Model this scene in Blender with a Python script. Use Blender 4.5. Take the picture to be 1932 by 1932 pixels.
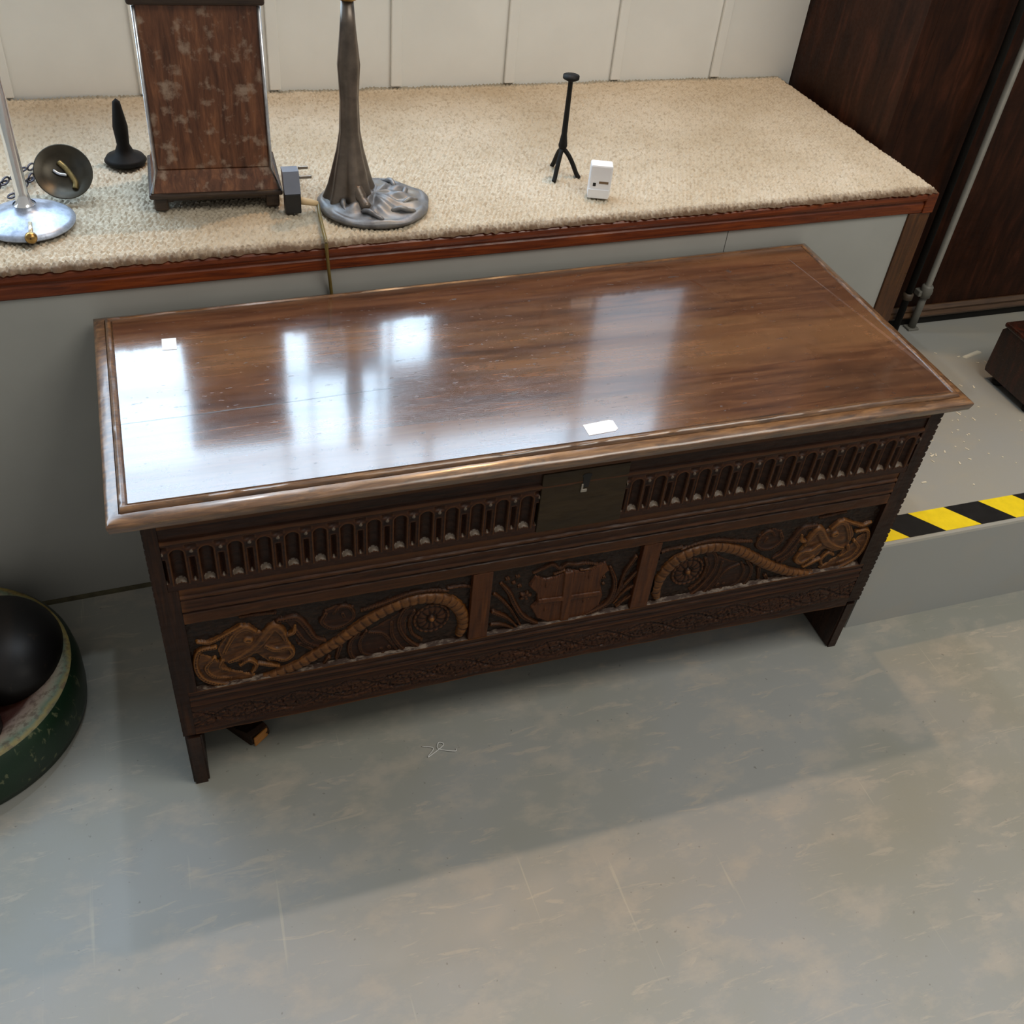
import bpy, bmesh, math, random
import numpy as np
from mathutils import Matrix, Vector

for o in list(bpy.data.objects):
    bpy.data.objects.remove(o)
SC = bpy.context.scene
COL = SC.collection

# ------------------------------------------------------------------ camera
# metres; x runs along the chest front, y towards the shop window, z up
cam_data = bpy.data.cameras.new('camera')
cam = bpy.data.objects.new('camera', cam_data)
COL.objects.link(cam)
RIGHT = (0.946293, -0.311317, 0.087243)
DOWN = (-0.148120, -0.657307, -0.738924)
FWD = (0.287385, 0.686316, -0.668117)
M = Matrix.Identity(4)
for i in range(3):
    M[i][0] = RIGHT[i]
    M[i][1] = -DOWN[i]
    M[i][2] = -FWD[i]
    M[i][3] = (0.10732, -0.96647, 1.44788)[i]
cam.matrix_world = M
cam_data.sensor_fit = 'HORIZONTAL'
cam_data.sensor_width = 36.0
cam_data.lens = 36.0 * 1942.15 / 1932.0
cam_data.clip_start = 0.05
SC.camera = cam

# ------------------------------------------------------------------ world and lamps
world = bpy.data.worlds.new('room_light')
SC.world = world
world.use_nodes = True
bg = world.node_tree.nodes['Background']
bg.inputs['Color'].default_value = (1.0, 0.965, 0.90, 1)
bg.inputs['Strength'].default_value = 0.36
SC.view_settings.view_transform = 'Standard'
SC.view_settings.look = 'None'
SC.view_settings.exposure = 0.0
SC.view_settings.gamma = 1.0
SC.view_settings.use_curve_mapping = False
SC.cycles.max_bounces = 6
SC.cycles.diffuse_bounces = 3
SC.cycles.glossy_bounces = 3
SC.cycles.caustics_reflective = False
SC.cycles.caustics_refractive = False


def lamp(name, loc, power, color, radius):
    l = bpy.data.lights.new(name, 'POINT')
    l.energy = power
    l.color = color
    l.shadow_soft_size = radius
    o = bpy.data.objects.new(name, l)
    o.location = loc
    COL.objects.link(o)
    return o


# two ceiling bulbs above the window platform, a cool one and a warm one
lamp('ceiling_bulb_cool', (0.296, 0.946, 3.0), 29, (0.80, 0.90, 1.0), 0.03)
lamp('ceiling_bulb_warm', (1.12, 0.946, 3.0), 66, (1.0, 0.60, 0.28), 0.03)
# unseen soft fill light added over the shop floor, right of the viewer
pan = bpy.data.lights.new('fill_panel', 'AREA')
pan.shape = 'RECTANGLE'
pan.size, pan.size_y = 1.6, 1.0
pan.energy = 36
pan.color = (1.0, 0.96, 0.87)
po = bpy.data.objects.new('fill_panel', pan)
po.location = (1.6, -0.85, 2.7)
COL.objects.link(po)
WINDOW_LIGHT = 9.0

# ------------------------------------------------------------------ helpers
rng = np.random.default_rng(7)
random.seed(7)


def link_mesh(name, verts, faces, mat=None, parent=None, smooth=False):
    me = bpy.data.meshes.new(name)
    me.from_pydata([tuple(map(float, v)) for v in verts], [], faces)
    me.update()
    if smooth:
        me.shade_smooth()
    o = bpy.data.objects.new(name, me)
    COL.objects.link(o)
    if mat:
        me.materials.append(mat)
    if parent:
        o.parent = parent
    return o


def from_bm(name, bm, mat=None, parent=None, smooth=False):
    me = bpy.data.meshes.new(name)
    bmesh.ops.recalc_face_normals(bm, faces=bm.faces)
    bm.to_mesh(me)
    bm.free()
    if smooth:
        me.shade_smooth()
    o = bpy.data.objects.new(name, me)
    COL.objects.link(o)
    if mat:
        me.materials.append(mat)
    if parent:
        o.parent = parent
    return o


def bm_box(bm, lo, hi, bevel=0.0, seg=2):
    r = bmesh.ops.create_cube(bm, size=1.0)
    vs = r['verts']
    for v in vs:
        v.co = Vector([(lo[i] + hi[i]) / 2 + v.co[i] * (hi[i] - lo[i]) for i in range(3)])
    if bevel > 0:
        es = list({e for v in vs for e in v.link_edges})
        bmesh.ops.bevel(bm, geom=es, offset=bevel, segments=seg, affect='EDGES', profile=0.5)


def box(name, lo, hi, mat, parent=None, bevel=0.0, seg=2):
    bm = bmesh.new()
    bm_box(bm, lo, hi, bevel, seg)
    return from_bm(name, bm, mat, parent)


def lathe(name, prof, mat, parent=None, n=48, center=(0, 0, 0), smooth=True, caps=True):
    vs, fs = [], []
    for r, z in prof:
        for k in range(n):
            a = 2 * math.pi * k / n
            vs.append((center[0] + r * math.cos(a), center[1] + r * math.sin(a), center[2] + z))
    for i in range(len(prof) - 1):
        for k in range(n):
            k2 = (k + 1) % n
            fs.append((i * n + k, i * n + k2, (i + 1) * n + k2, (i + 1) * n + k))
    if caps:
        fs.append(tuple(reversed(range(n))))
        fs.append(tuple(range((len(prof) - 1) * n, len(prof) * n)))
    return link_mesh(name, vs, fs, mat, parent, smooth)


def catmull(pts, n=8):
    p = [Vector(q) for q in pts]
    p = [p[0] * 2 - p[1]] + p + [p[-1] * 2 - p[-2]]
    out = []
    for i in range(1, len(p) - 2):
        for k in range(n):
            t = k / n
            out.append(0.5 * ((2 * p[i]) + (-p[i - 1] + p[i + 1]) * t + (2 * p[i - 1] - 5 * p[i] + 4 * p[i + 1] - p[i + 2]) * t * t + (-p[i - 1] + 3 * p[i] - 3 * p[i + 1] + p[i + 2]) * t ** 3))
    out.append(p[-2])
    return out


def tube(name, pts, r, mat, parent=None, n=8, closed=False, smooth=True):
    pts = [Vector(p) for p in pts]
    vs, fs = [], []
    m = len(pts)
    for i, p in enumerate(pts):
        a = pts[(i - 1) % m] if (closed or i > 0) else p
        b = pts[(i + 1) % m] if (closed or i < m - 1) else p
        t = (b - a).normalized()
        up = Vector((0, 0, 1)) if abs(t.z) < 0.9 else Vector((0, 1, 0))
        s = t.cross(up).normalized()
        u = s.cross(t).normalized()
        rr = r[i] if isinstance(r, (list, tuple)) else r
        for k in range(n):
            ang = 2 * math.pi * k / n
            vs.append(p + s * (rr * math.cos(ang)) + u * (rr * math.sin(ang)))
    for i in range(m if closed else m - 1):
        j = (i + 1) % m
        for k in range(n):
            k2 = (k + 1) % n
            fs.append((i * n + k, i * n + k2, j * n + k2, j * n + k))
    if not closed:
        fs.append(tuple(reversed(range(n))))
        fs.append(tuple(range((m - 1) * n, m * n)))
    return link_mesh(name, vs, fs, mat, parent, smooth)


def prism_x(name, prof, x0, x1, mat, parent=None, nx=1, fn=None):
    """profile of (y, z) points swept along x"""
    vs, fs = [], []
    m = len(prof)
    for i in range(nx + 1):
        x = x0 + (x1 - x0) * i / nx
        for y, z in prof:
            if fn:
                y, z = fn(x, y, z)
            vs.append((x, y, z))
    for i in range(nx):
        for k in range(m):
            k2 = (k + 1) % m
            fs.append((i * m + k, (i + 1) * m + k, (i + 1) * m + k2, i * m + k2))
    fs.append(tuple(range(m)))
    fs.append(tuple(reversed(range(nx * m, (nx + 1) * m))))
    bm = bmesh.new()
    bv = [bm.verts.new(v) for v in vs]
    for f in fs:
        bm.faces.new([bv[i] for i in f])
    return from_bm(name, bm, mat, parent)


def empty(name, loc=(0, 0, 0)):
    o = bpy.data.objects.new(name, None)
    o.location = loc
    o.empty_display_size = 0.05
    COL.objects.link(o)
    return o


def tag(o, label, cat, group=None):
    o['label'] = label
    o['category'] = cat
    if group:
        o['group'] = group
    return o


def structure(o, label=None):
    o['kind'] = 'structure'
    if label:
        o['label'] = label
    return o


def value_noise(x, y, seed=0):
    """smooth 2-D value noise for numpy arrays, range 0..1"""
    xi = np.floor(x).astype(np.int64)
    yi = np.floor(y).astype(np.int64)
    fx = x - xi
    fy = y - yi
    fx = fx * fx * (3 - 2 * fx)
    fy = fy * fy * (3 - 2 * fy)

    def h(a, b):
        n = (a * 374761393 + b * 668265263 + seed * 1442695041) & 0x7fffffff
        n = ((n ^ (n >> 13)) * 1274126177) & 0x7fffffff
        return ((n ^ (n >> 16)) & 0xffff) / 65535.0
    return (h(xi, yi) * (1 - fx) + h(xi + 1, yi) * fx) * (1 - fy) + (h(xi, yi + 1) * (1 - fx) + h(xi + 1, yi + 1) * fx) * fy


# ------------------------------------------------------------------ materials
class Mat:
    def __init__(self, name):
        self.m = bpy.data.materials.new(name)
        self.m.use_nodes = True
        self.t = self.m.node_tree
        self.b = self.t.nodes['Principled BSDF']
        self.tc = self.t.nodes.new('ShaderNodeTexCoord')

    def n(self, kind, **kw):
        nd = self.t.nodes.new(kind)
        for k, v in kw.items():
            setattr(nd, k, v)
        return nd

    def l(self, a, b):
        self.t.links.new(a, b)

    def map(self, scale=(1, 1, 1), rot=(0, 0, 0), loc=(0, 0, 0), src='Object'):
        mp = self.n('ShaderNodeMapping')
        mp.inputs['Scale'].default_value = scale
        mp.inputs['Rotation'].default_value = rot
        mp.inputs['Location'].default_value = loc
        self.l(self.tc.outputs[src], mp.inputs['Vector'])
        return mp.outputs[0]

    def noise(self, vec, scale=5, detail=4, rough=0.55, dist=0.0):
        nd = self.n('ShaderNodeTexNoise')
        nd.inputs['Scale'].default_value = scale
        nd.inputs['Detail'].default_value = detail
        nd.inputs['Roughness'].default_value = rough
        nd.inputs['Distortion'].default_value = dist
        self.l(vec, nd.inputs['Vector'])
        return nd.outputs[0]

    def ramp(self, fac, stops):
        nd = self.n('ShaderNodeValToRGB')
        cr = nd.color_ramp
        while len(cr.elements) > 1:
            cr.elements.remove(cr.elements[-1])
        for i, (p, c) in enumerate(stops):
            e = cr.elements[0] if i == 0 else cr.elements.new(p)
            e.position = p
            e.color = (c[0], c[1], c[2], 1) if not isinstance(c, (int, float)) else (c, c, c, 1)
        self.l(fac, nd.inputs[0])
        return nd.outputs[0]

    def mix(self, fac, a, b, mode='MIX'):
        nd = self.n('ShaderNodeMix', data_type='RGBA', blend_type=mode)
        for s, v in (('Factor', fac), ('A', a), ('B', b)):
            sock = [i for i in nd.inputs if i.name == s and (i.type == ('VALUE' if s == 'Factor' else 'RGBA'))][0]
            if hasattr(v, 'is_output'):
                self.l(v, sock)
            elif s == 'Factor':
                sock.default_value = v
            else:
                sock.default_value = (v[0], v[1], v[2], 1)
        return [o for o in nd.outputs if o.type == 'RGBA'][0]

    def math(self, op, a, b=0.0, c=None):
        nd = self.n('ShaderNodeMath', operation=op)
        for i, v in enumerate((a, b) if c is None else (a, b, c)):
            if hasattr(v, 'is_output'):
                self.l(v, nd.inputs[i])
            else:
                nd.inputs[i].default_value = v
        return nd.outputs[0]

    def bump(self, h, strength=0.3, dist=0.002):
        nd = self.n('ShaderNodeBump')
        nd.inputs['Strength'].default_value = strength
        nd.inputs['Distance'].default_value = dist
        self.l(h, nd.inputs['Height'])
        self.l(nd.outputs[0], self.b.inputs['Normal'])

    def set(self, **kw):
        names = dict(color='Base Color', rough='Roughness', metal='Metallic', spec='Specular IOR Level', coat='Coat Weight', coatr='Coat Roughness', ior='IOR', emit='Emission Color', emits='Emission Strength', coati='Coat IOR', trans='Transmission Weight')
        for k, v in kw.items():
            s = self.b.inputs[names[k]]
            if hasattr(v, 'is_output'):
                self.l(v, s)
            elif isinstance(v, (tuple, list)):
                s.default_value = (v[0], v[1], v[2], 1)
            else:
                s.default_value = v
        return self


def wood(name, dark, mid, light, rough=0.35, scale=(3, 40, 40), bump=0.25, coat=0.0, wear=None, spec=0.5, patch=0.5):
    w = Mat(name)
    v = w.map(scale)
    g = w.noise(v, 4, 6, 0.6, 0.6)
    big = w.noise(w.map((1.3, 4, 4)), 3, 3, 0.5)
    col = w.ramp(g, [(0.30, dark), (0.52, mid), (0.74, light)])
    col = w.mix(w.math('MULTIPLY', w.ramp(big, [(0.35, 0.0), (0.65, 1.0)]), patch), col, dark)
    if wear:
        geo = w.n('ShaderNodeNewGeometry')
        pt = w.ramp(geo.outputs['Pointiness'], [(0.50, 0.0), (0.60, 1.0)])
        col = w.mix(w.math('MULTIPLY', pt, 0.75), col, wear)
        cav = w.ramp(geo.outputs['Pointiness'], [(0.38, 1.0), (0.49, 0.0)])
        col = w.mix(w.math('MULTIPLY', cav, 0.6), col, (0.012, 0.006, 0.004))  # hollows darkened too, recess shade put into the colour
    rr = w.ramp(w.noise(w.map((8, 30, 30)), 6, 3), [(0.3, rough * 0.75), (0.7, min(1, rough * 1.35))])
    w.set(color=col, rough=rr, spec=spec, coat=coat, coatr=0.15)
    w.bump(g, bump, 0.0012)
    return w.m


def plain(name, color, rough=0.5, metal=0.0, spec=0.5, vary=0.12, nscale=30, bump=0.0):
    w = Mat(name)
    g = w.noise(w.map(), nscale, 4)
    lo = tuple(c * (1 - vary) for c in color)
    hi = tuple(min(1, c * (1 + vary)) for c in color)
    w.set(color=w.ramp(g, [(0.3, lo), (0.7, hi)]), rough=rough, metal=metal, spec=spec)
    if bump:
        w.bump(g, bump, 0.002)
    return w.m

OAK_D, OAK_M, OAK_L = (0.009, 0.0030, 0.0014), (0.028, 0.0084, 0.0030), (0.060, 0.0185, 0.0050)
M_FRONT = wood('carved_oak', OAK_D, OAK_M, OAK_L, 0.46, (3, 40, 40), 0.35, wear=(0.125, 0.044, 0.010), spec=0.22)
M_STILE = wood('stile_oak', (0.008, 0.003, 0.0014), (0.026, 0.0085, 0.003), (0.055, 0.018, 0.005), 0.46, (40, 40, 3), 0.35, spec=0.22, patch=0.7)
M_RELIEF = wood('carved_relief_oak', (0.024, 0.0078, 0.0024), (0.080, 0.027, 0.0055), (0.155, 0.056, 0.010), 0.42, (10, 40, 40), 0.3, wear=(0.32, 0.13, 0.026), patch=0.35, spec=0.28)
M_GROUND = wood('carving_ground_oak', (0.007, 0.0034, 0.002), (0.018, 0.008, 0.004), (0.036, 0.015, 0.006), 0.5, (20, 60, 60), 0.6, spec=0.25)
M_MUNTIN = wood('muntin_oak', (0.030, 0.0085, 0.0023), (0.070, 0.020, 0.0045), (0.112, 0.035, 0.007), 0.42, (40, 40, 3), 0.25, patch=0.25, spec=0.25)
M_SIDE = wood('side_board_oak', OAK_D, (0.026, 0.010, 0.0048), (0.044, 0.017, 0.007), 0.45, (40, 40, 4), 0.3, spec=0.3)
M_LOCK = wood('lock_reserve_oak', (0.017, 0.0095, 0.003), (0.029, 0.0165, 0.005), (0.038, 0.022, 0.0065), 0.45, (4, 30, 30), 0.12, spec=0.25)


def lid_material():
    w = Mat('waxed_oak_lid')
    # boards run with the length of the chest, slightly off the x axis
    v = w.map((2.2, 26, 26), (0, 0, -0.05))
    g = w.noise(v, 3.2, 7, 0.62, 0.5)
    fine = w.noise(w.map((9, 150, 150), (0, 0, -0.05)), 4, 4, 0.6)
    col = w.ramp(g, [(0.28, (0.045, 0.019, 0.0105)), (0.5, (0.100, 0.043, 0.021)), (0.72, (0.17, 0.076, 0.034))])
    # lighter sapwood streak across the middle, darker plank behind it
    band = w.noise(w.map((0.7, 5.0, 5), (0, 0, -0.09), (0.3, 0.55, 0)), 1.6, 3, 0.5, 0.3)
    col = w.mix(w.math('MULTIPLY', w.ramp(band, [(0.50, 0.0), (0.60, 1.0)]), 0.55), col, (0.20, 0.098, 0.042))
    col = w.mix(w.math('MULTIPLY', w.ramp(band, [(0.30, 1.0), (0.44, 0.0)]), 0.55), col, (0.050, 0.026, 0.016))
    mott = w.noise(w.map((1, 1, 1)), 55, 5, 0.7)
    col = w.mix(w.math('MULTIPLY', w.ramp(mott, [(0.56, 0.0), (0.70, 1.0)]), 0.35), col, (0.035, 0.020, 0.014))
    # pitting: short dark flecks with the grain
    fleck = w.ramp(w.noise(w.map((60, 170, 100)), 1.0, 2), [(0.69, 0.0), (0.73, 1.0)])
    col = w.mix(w.math('MULTIPLY', fleck, 0.8), col, (0.02, 0.012, 0.009))
    # split in the boards from the left end to a third of the length
    sx = w.n('ShaderNodeSeparateXYZ')
    w.l(w.tc.outputs['Object'], sx.inputs[0])
    wob = w.math('MULTIPLY', w.math('SUBTRACT', w.noise(w.map((14, 0, 0)), 1, 3), 0.5), 0.004)
    line = w.math('ABSOLUTE', w.math('ADD', w.math('SUBTRACT', sx.outputs[1], w.math('MULTIPLY_ADD', sx.outputs[0], 0.03, 0.1845)), wob))
    crack = w.math('MULTIPLY', w.math('LESS_THAN', line, 0.0011), w.math('LESS_THAN', sx.outputs[0], 0.388))
    col = w.mix(crack, col, (0.012, 0.007, 0.005))
    rough = w.ramp(w.noise(w.map((5, 14, 10)), 4, 5, 0.65), [(0.3, 0.13), (0.7, 0.22)])
    rough = w.math('ADD', rough, w.math('MULTIPLY', w.math('ADD', fleck, crack), 0.35))
    w.set(color=col, rough=rough, spec=0.9, coat=1.0, coatr=0.10, coati=1.7)
    h = w.math('ADD', w.math('MULTIPLY', fine, 0.4), w.math('MULTIPLY', w.noise(w.map((1.5, 5, 5)), 3, 3), 1.6))
    h = w.math('SUBTRACT', h, w.math('MULTIPLY', w.math('ADD', fleck, crack), 0.8))
    w.bump(h, 0.12, 0.002)
    return w.m


M_LID = lid_material()


def lid_edge_material():
    w = Mat('worn_oak_lid_edge')
    g = w.noise(w.map((5, 30, 60)), 4, 6, 0.62, 0.4)
    col = w.ramp(g, [(0.28, (0.045, 0.02, 0.010)), (0.5, (0.13, 0.062, 0.026)), (0.74, (0.27, 0.14, 0.058))])
    k = w.noise(w.map((9, 30, 30)), 3, 4, 0.7)
    col = w.mix(w.math('MULTIPLY', w.ramp(k, [(0.54, 0.0), (0.66, 1.0)]), 0.7), col, (0.045, 0.027, 0.018))
    w.set(color=col, rough=0.30, spec=0.6, coat=0.6, coatr=0.16)
    w.bump(g, 0.25, 0.0015)
    return w.m


M_LIDEDGE = lid_edge_material()
M_IRON = plain('old_steel_lock', (0.33, 0.30, 0.26), 0.35, 0.9, vary=0.3)
M_HOLE = plain('keyhole_dark', (0.006, 0.005, 0.004), 0.8, vary=0.2)
M_GLINT = plain('pale_glint_and_dot', (0.115, 0.082, 0.055), 0.5, vary=0.35, nscale=120)  # pale tone for light caught on the flute crescents, also the drilled dots
M_PAPER_GLINT = plain('white_paper_and_glint', (0.86, 0.87, 0.88), 0.55, vary=0.02)  # paper of the lot sticker, also the painted reflection square


def floor_material(name, base_a, base_b, worn, scuffs=True):
    w = Mat(name)
    n1 = w.noise(w.map(), 1.6, 4, 0.55)
    n2 = w.noise(w.map((1, 1.6, 1)), 9, 6, 0.65)
    col = w.mix(w.ramp(n1, [(0.38, 0.0), (0.62, 1.0)]), base_a, base_b)
    col = w.mix(w.math('MULTIPLY', w.ramp(n2, [(0.50, 0.0), (0.64, 1.0)]), 0.45), col, worn)
    if scuffs:
        # rubbed streaks mostly along x, thin scratches along y
        s1 = w.noise(w.map((5, 26, 1), (0, 0, 0.35)), 2.0, 5, 0.7, 0.8)
        col = w.mix(w.math('MULTIPLY', w.ramp(s1, [(0.585, 0.0), (0.65, 1.0)]), 0.5), col, worn)
        s2 = w.noise(w.map((60, 2.2, 1), (0, 0, 0.18)), 1.6, 2, 0.5, 0.3)
        col = w.mix(w.math('MULTIPLY', w.ramp(s2, [(0.71, 0.0), (0.76, 1.0)]), 0.35), col, (0.50, 0.45, 0.37))
        sp = w.noise(w.map(), 95, 2, 0.5)
        col = w.mix(w.math('MULTIPLY', w.ramp(sp, [(0.71, 0.0), (0.76, 1.0)]), 0.5), col, (0.10, 0.09, 0.08))
    w.set(color=col, rough=w.ramp(n2, [(0.3, 0.36), (0.7, 0.52)]), spec=0.4)
    w.bump(n2, 0.08, 0.001)
    return w.m


M_FLOOR = floor_material('grey_painted_floor', (0.275, 0.275, 0.235), (0.300, 0.308, 0.302), (0.44, 0.385, 0.32))
M_FLOOR2 = floor_material('grey_painted_step', (0.29, 0.295, 0.285), (0.31, 0.30, 0.26), (0.34, 0.315, 0.255), False)
M_RISER = floor_material('grey_painted_riser', (0.35, 0.36, 0.355), (0.33, 0.335, 0.32), (0.38, 0.36, 0.32), False)
M_WALL = plain('grey_painted_board', (0.36, 0.36, 0.335), 0.55, vary=0.05, nscale=6, bump=0.04)
M_CREAM = plain('cream_painted_board', (0.80, 0.79, 0.75), 0.5, vary=0.04, nscale=6)
M_MAHOG = wood('red_mahogany', (0.055, 0.009, 0.002), (0.175, 0.034, 0.006), (0.28, 0.066, 0.012), 0.32, (2.5, 40, 40), 0.15, spec=0.35)
M_POST = wood('brown_mahogany_post', (0.032, 0.010, 0.0025), (0.085, 0.028, 0.006), (0.14, 0.048, 0.009), 0.36, (40, 40, 3), 0.15)
M_DARKWOOD = wood('dark_panelling', (0.012, 0.004, 0.002), (0.032, 0.010, 0.004), (0.070, 0.020, 0.009), 0.45, (12, 12, 2), 0.15, spec=0.15)
M_RAIL = wood('panelling_rail', (0.04, 0.018, 0.008), (0.09, 0.045, 0.02), (0.14, 0.075, 0.035), 0.4, (3, 30, 30), 0.2)
M_BLACK = plain('black_painted_skirting', (0.008, 0.007, 0.006), 0.6, vary=0.4, spec=0.2)
M_FRAME = wood('window_frame_dark', (0.010, 0.005, 0.003), (0.02, 0.01, 0.006), (0.035, 0.016, 0.009), 0.4, (4, 30, 30), 0.1)

# ================================================================== SETTING
TH = math.atan(0.0303)                 # the platform runs a little off the chest's line
def plat(x, d, z):                     # local: x along platform, d behind its front face
    return (x * math.cos(TH) - d * math.sin(TH), 0.479 + x * math.sin(TH) + d * math.cos(TH), z)
PM = Matrix.Translation((0, 0.479, 0)) @ Matrix.Rotation(TH, 4, 'Z')

def place_plat(o):
    o.matrix_world = PM
    return o

STEP_Z, STEP_Y = 0.222, 0.058
fl = link_mesh('floor', [(-3.5, -4, 0), (4.5, -4, 0), (4.5, 1.3, 0), (-3.5, 1.3, 0)], [(0, 1, 2, 3)], M_FLOOR)
structure(fl, 'grey painted concrete floor with scuffs in front of the carved chest')

# raised floor to the right: slab with a slightly rounded nosing
prof = [(STEP_Y, 0.0), (STEP_Y, STEP_Z - 0.006), (STEP_Y + 0.002, STEP_Z - 0.002), (STEP_Y + 0.006, STEP_Z), (0.72, STEP_Z), (0.72, 0.0)]
st = prism_x('floor_raised', prof, 1.262, 4.5, M_FLOOR2)
st.data.materials.append(M_RISER)
for p in st.data.polygons:
    if abs(p.normal.y) > 0.9:
        p.material_index = 1
structure(st, 'raised grey floor beyond the step, right of the chest')

# grey boarded front of the window platform
w1 = place_plat(box('wall_platform_front', (-2.2, 0.0, 0.0), (1.08, 0.018, 0.622), M_WALL))
structure(w1, 'grey painted board below the carpeted window platform')
w2 = place_plat(box('wall_platform_front', (1.0815, 0.0, 0.0), (1.475, 0.018, 0.622), M_WALL))
structure(w2, 'narrow grey painted board beside the mahogany post')
dirt = place_plat(prism_x('baseboard_platform', [(-0.006, 0.0), (-0.004, 0.004), (-0.0005, 0.007), (-0.0005, 0.0)], -2.2, 1.24, plain('floor_edge_dirt', (0.075, 0.065, 0.035), 0.9, vary=0.4, nscale=40)))
structure(dirt, 'dirty brown bead where the grey board meets the floor')

# mahogany fascia of the platform, two steps with a groove
prof = [(0.018, 0.622), (-0.004, 0.622), (-0.0055, 0.624), (-0.0055, 0.640), (-0.0035, 0.6425), (-0.0035, 0.6455), (-0.008, 0.648), (-0.0095, 0.653), (-0.0085, 0.659), (-0.005, 0.6625), (0.018, 0.6625)]
t1 = place_plat(prism_x('trim_1', prof, -2.2, 1.5, M_MAHOG))
structure(t1, 'red mahogany edging along the front of the carpeted platform')
t2 = place_plat(box('trim_2', (1.4755, -0.004, STEP_Z), (1.525, 0.03, 0.6215), M_POST, bevel=0.002))
structure(t2, 'brown mahogany post at the right end of the platform')
t3 = place_plat(box('trim_3', (1.5005, -0.0085, 0.622), (1.525, 0.03, 0.6625), M_MAHOG, bevel=0.002))
structure(t3, 'end block of the mahogany edging above the post')

PLAT_D = 0.62                           # platform depth
core = place_plat(box('floor_platform', (-2.2, 0.019, 0.600), (1.5, PLAT_D, 0.664), M_DARKWOOD))
structure(core, 'boarded deck under the carpet of the window platform')
side = place_plat(box('wall_platform_end', (1.4755, 0.031, STEP_Z), (1.525, PLAT_D, 0.664), M_DARKWOOD))
structure(side, 'dark wooden end of the window platform')


def carpet():
    x0, x1, d0, d1, s = -1.0, 1.52, -0.010, PLAT_D - 0.002, 0.0029
    nx, nd = int((x1 - x0) / s), int((d1 - d0) / s)
    X, D = np.meshgrid(np.linspace(x0, x1, nx), np.linspace(d0, d1, nd), indexing='ij')
    # loop pile: rows of tufts with jitter
    pitch = 0.0078
    a = X / pitch + 0.5 * np.floor(D / pitch) + 0.35 * value_noise(X * 160, D * 160, 3)
    b = D / pitch + 0.35 * value_noise(X * 170, D * 150, 5)
    tuft = np.abs(np.sin(math.pi * a) * np.sin(math.pi * b)) ** 0.7
    Z = 0.6660 + 0.0065 * tuft + 0.003 * value_noise(X * 45, D * 45, 9)
    # front edge: pile rounds over the fascia and frays
    fray = 0.0085 * value_noise(X * 210, X * 0 + 2.5, 11) ** 2 + 0.003 * value_noise(X * 70, X * 0, 12)
    t = np.clip((D - d0) / 0.016, 0, 1)
    Z = 0.6635 + (Z - 0.6635) * np.sqrt(np.clip(1 - (1 - t) ** 2, 0, 1))
    D2 = D - (1 - t) * fray + np.where(t < 1, 0.004 * (1 - t), 0)
    e = np.clip((x1 - X) / 0.02, 0, 1)
    Z = 0.6635 + (Z - 0.6635) * np.sqrt(np.clip(1 - (1 - e) ** 2, 0, 1))
    vs = np.stack([X, D2, Z], -1).reshape(-1, 3)
    idx = np.arange(nx * nd).reshape(nx, nd)
    fs = np.stack([idx[:-1, :-1], idx[1:, :-1], idx[1:, 1:], idx[:-1, 1:]], -1).reshape(-1, 4)
    me = bpy.data.meshes.new('carpet')
    me.vertices.add(len(vs))
    me.vertices.foreach_set('co', vs.ravel())
    me.loops.add(fs.size)
    me.loops.foreach_set('vertex_index', fs.ravel().astype(np.int32))
    me.polygons.add(len(fs))
    me.polygons.foreach_set('loop_start', np.arange(0, fs.size, 4, dtype=np.int32))
    me.update(calc_edges=True)
    me.validate()
    me.shade_smooth()
    w = Mat('cream_loop_carpet')
    n1 = w.noise(w.map(), 5, 4, 0.6)
    n2 = w.noise(w.map((1, 1, 0.3)), 125, 3, 0.6)
    col = w.mix(w.ramp(n1, [(0.35, 0.0), (0.68, 1.0)]), (0.44, 0.37, 0.27), (0.54, 0.475, 0.375))
    col = w.mix(w.math('MULTIPLY', w.ramp(n2, [(0.50, 0.0), (0.66, 1.0)]), 0.5), col, (0.25, 0.195, 0.125))  # dark specks imitate the shade between tufts
    # brown soiling of the frayed front edge
    sx = w.n('ShaderNodeSeparateXYZ')
    w.l(w.tc.outputs['Object'], sx.inputs[0])
    edge = w.math('ADD', sx.outputs[1], w.math('MULTIPLY', w.noise(w.map((1, 0.4, 1)), 130, 3), 0.024))
    col = w.mix(w.math('MULTIPLY', w.ramp(edge, [(0.004, 1.0), (0.022, 0.0)]), 0.9), col, (0.085, 0.045, 0.024))
    w.set(color=col, rough=0.95, spec=0.1)
    o = bpy.data.objects.new('carpet', me)
    me.materials.append(w.m)
    COL.objects.link(o)
    place_plat(o)
    return tag(o, 'cream loop-pile carpet with a frayed edge covering the window platform', 'carpet')


carpet()

# back of the platform: cream boarding below the window sill, dark frame and lit panes above
WIN_Y = 1.10
bk = box('wall_window_back', (-2.2, WIN_Y, 0.0), (1.53, WIN_Y + 0.03, 0.995), M_CREAM)
structure(bk, 'cream painted boarding under the shop window sill')
for k in range(13):
    x = -1.55 + k * 0.24
    b = box('board_batten', (x - 0.011, WIN_Y - 0.008, 0.675), (x + 0.011, WIN_Y - 0.0005, 0.985), M_CREAM, bk, 0.002)
sill = box('trim_4', (-2.2, WIN_Y - 0.03, 0.996), (1.53, WIN_Y + 0.05, 1.018), M_FRAME, bevel=0.003)
structure(sill, 'dark wooden sill of the shop window')


def lit_pane(name, strength, tint=(0.60, 0.80, 1.0)):
    w = Mat(name)
    n1 = w.noise(w.map((1, 1, 1)), 2.5, 2)
    w.set(color=(0.2, 0.2, 0.2), rough=0.4, emit=tint)
    w.l(w.math('MULTIPLY', w.ramp(n1, [(0.3, 0.85), (0.7, 1.0)]), strength), w.b.inputs['Emission Strength'])
    return w.m


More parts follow.
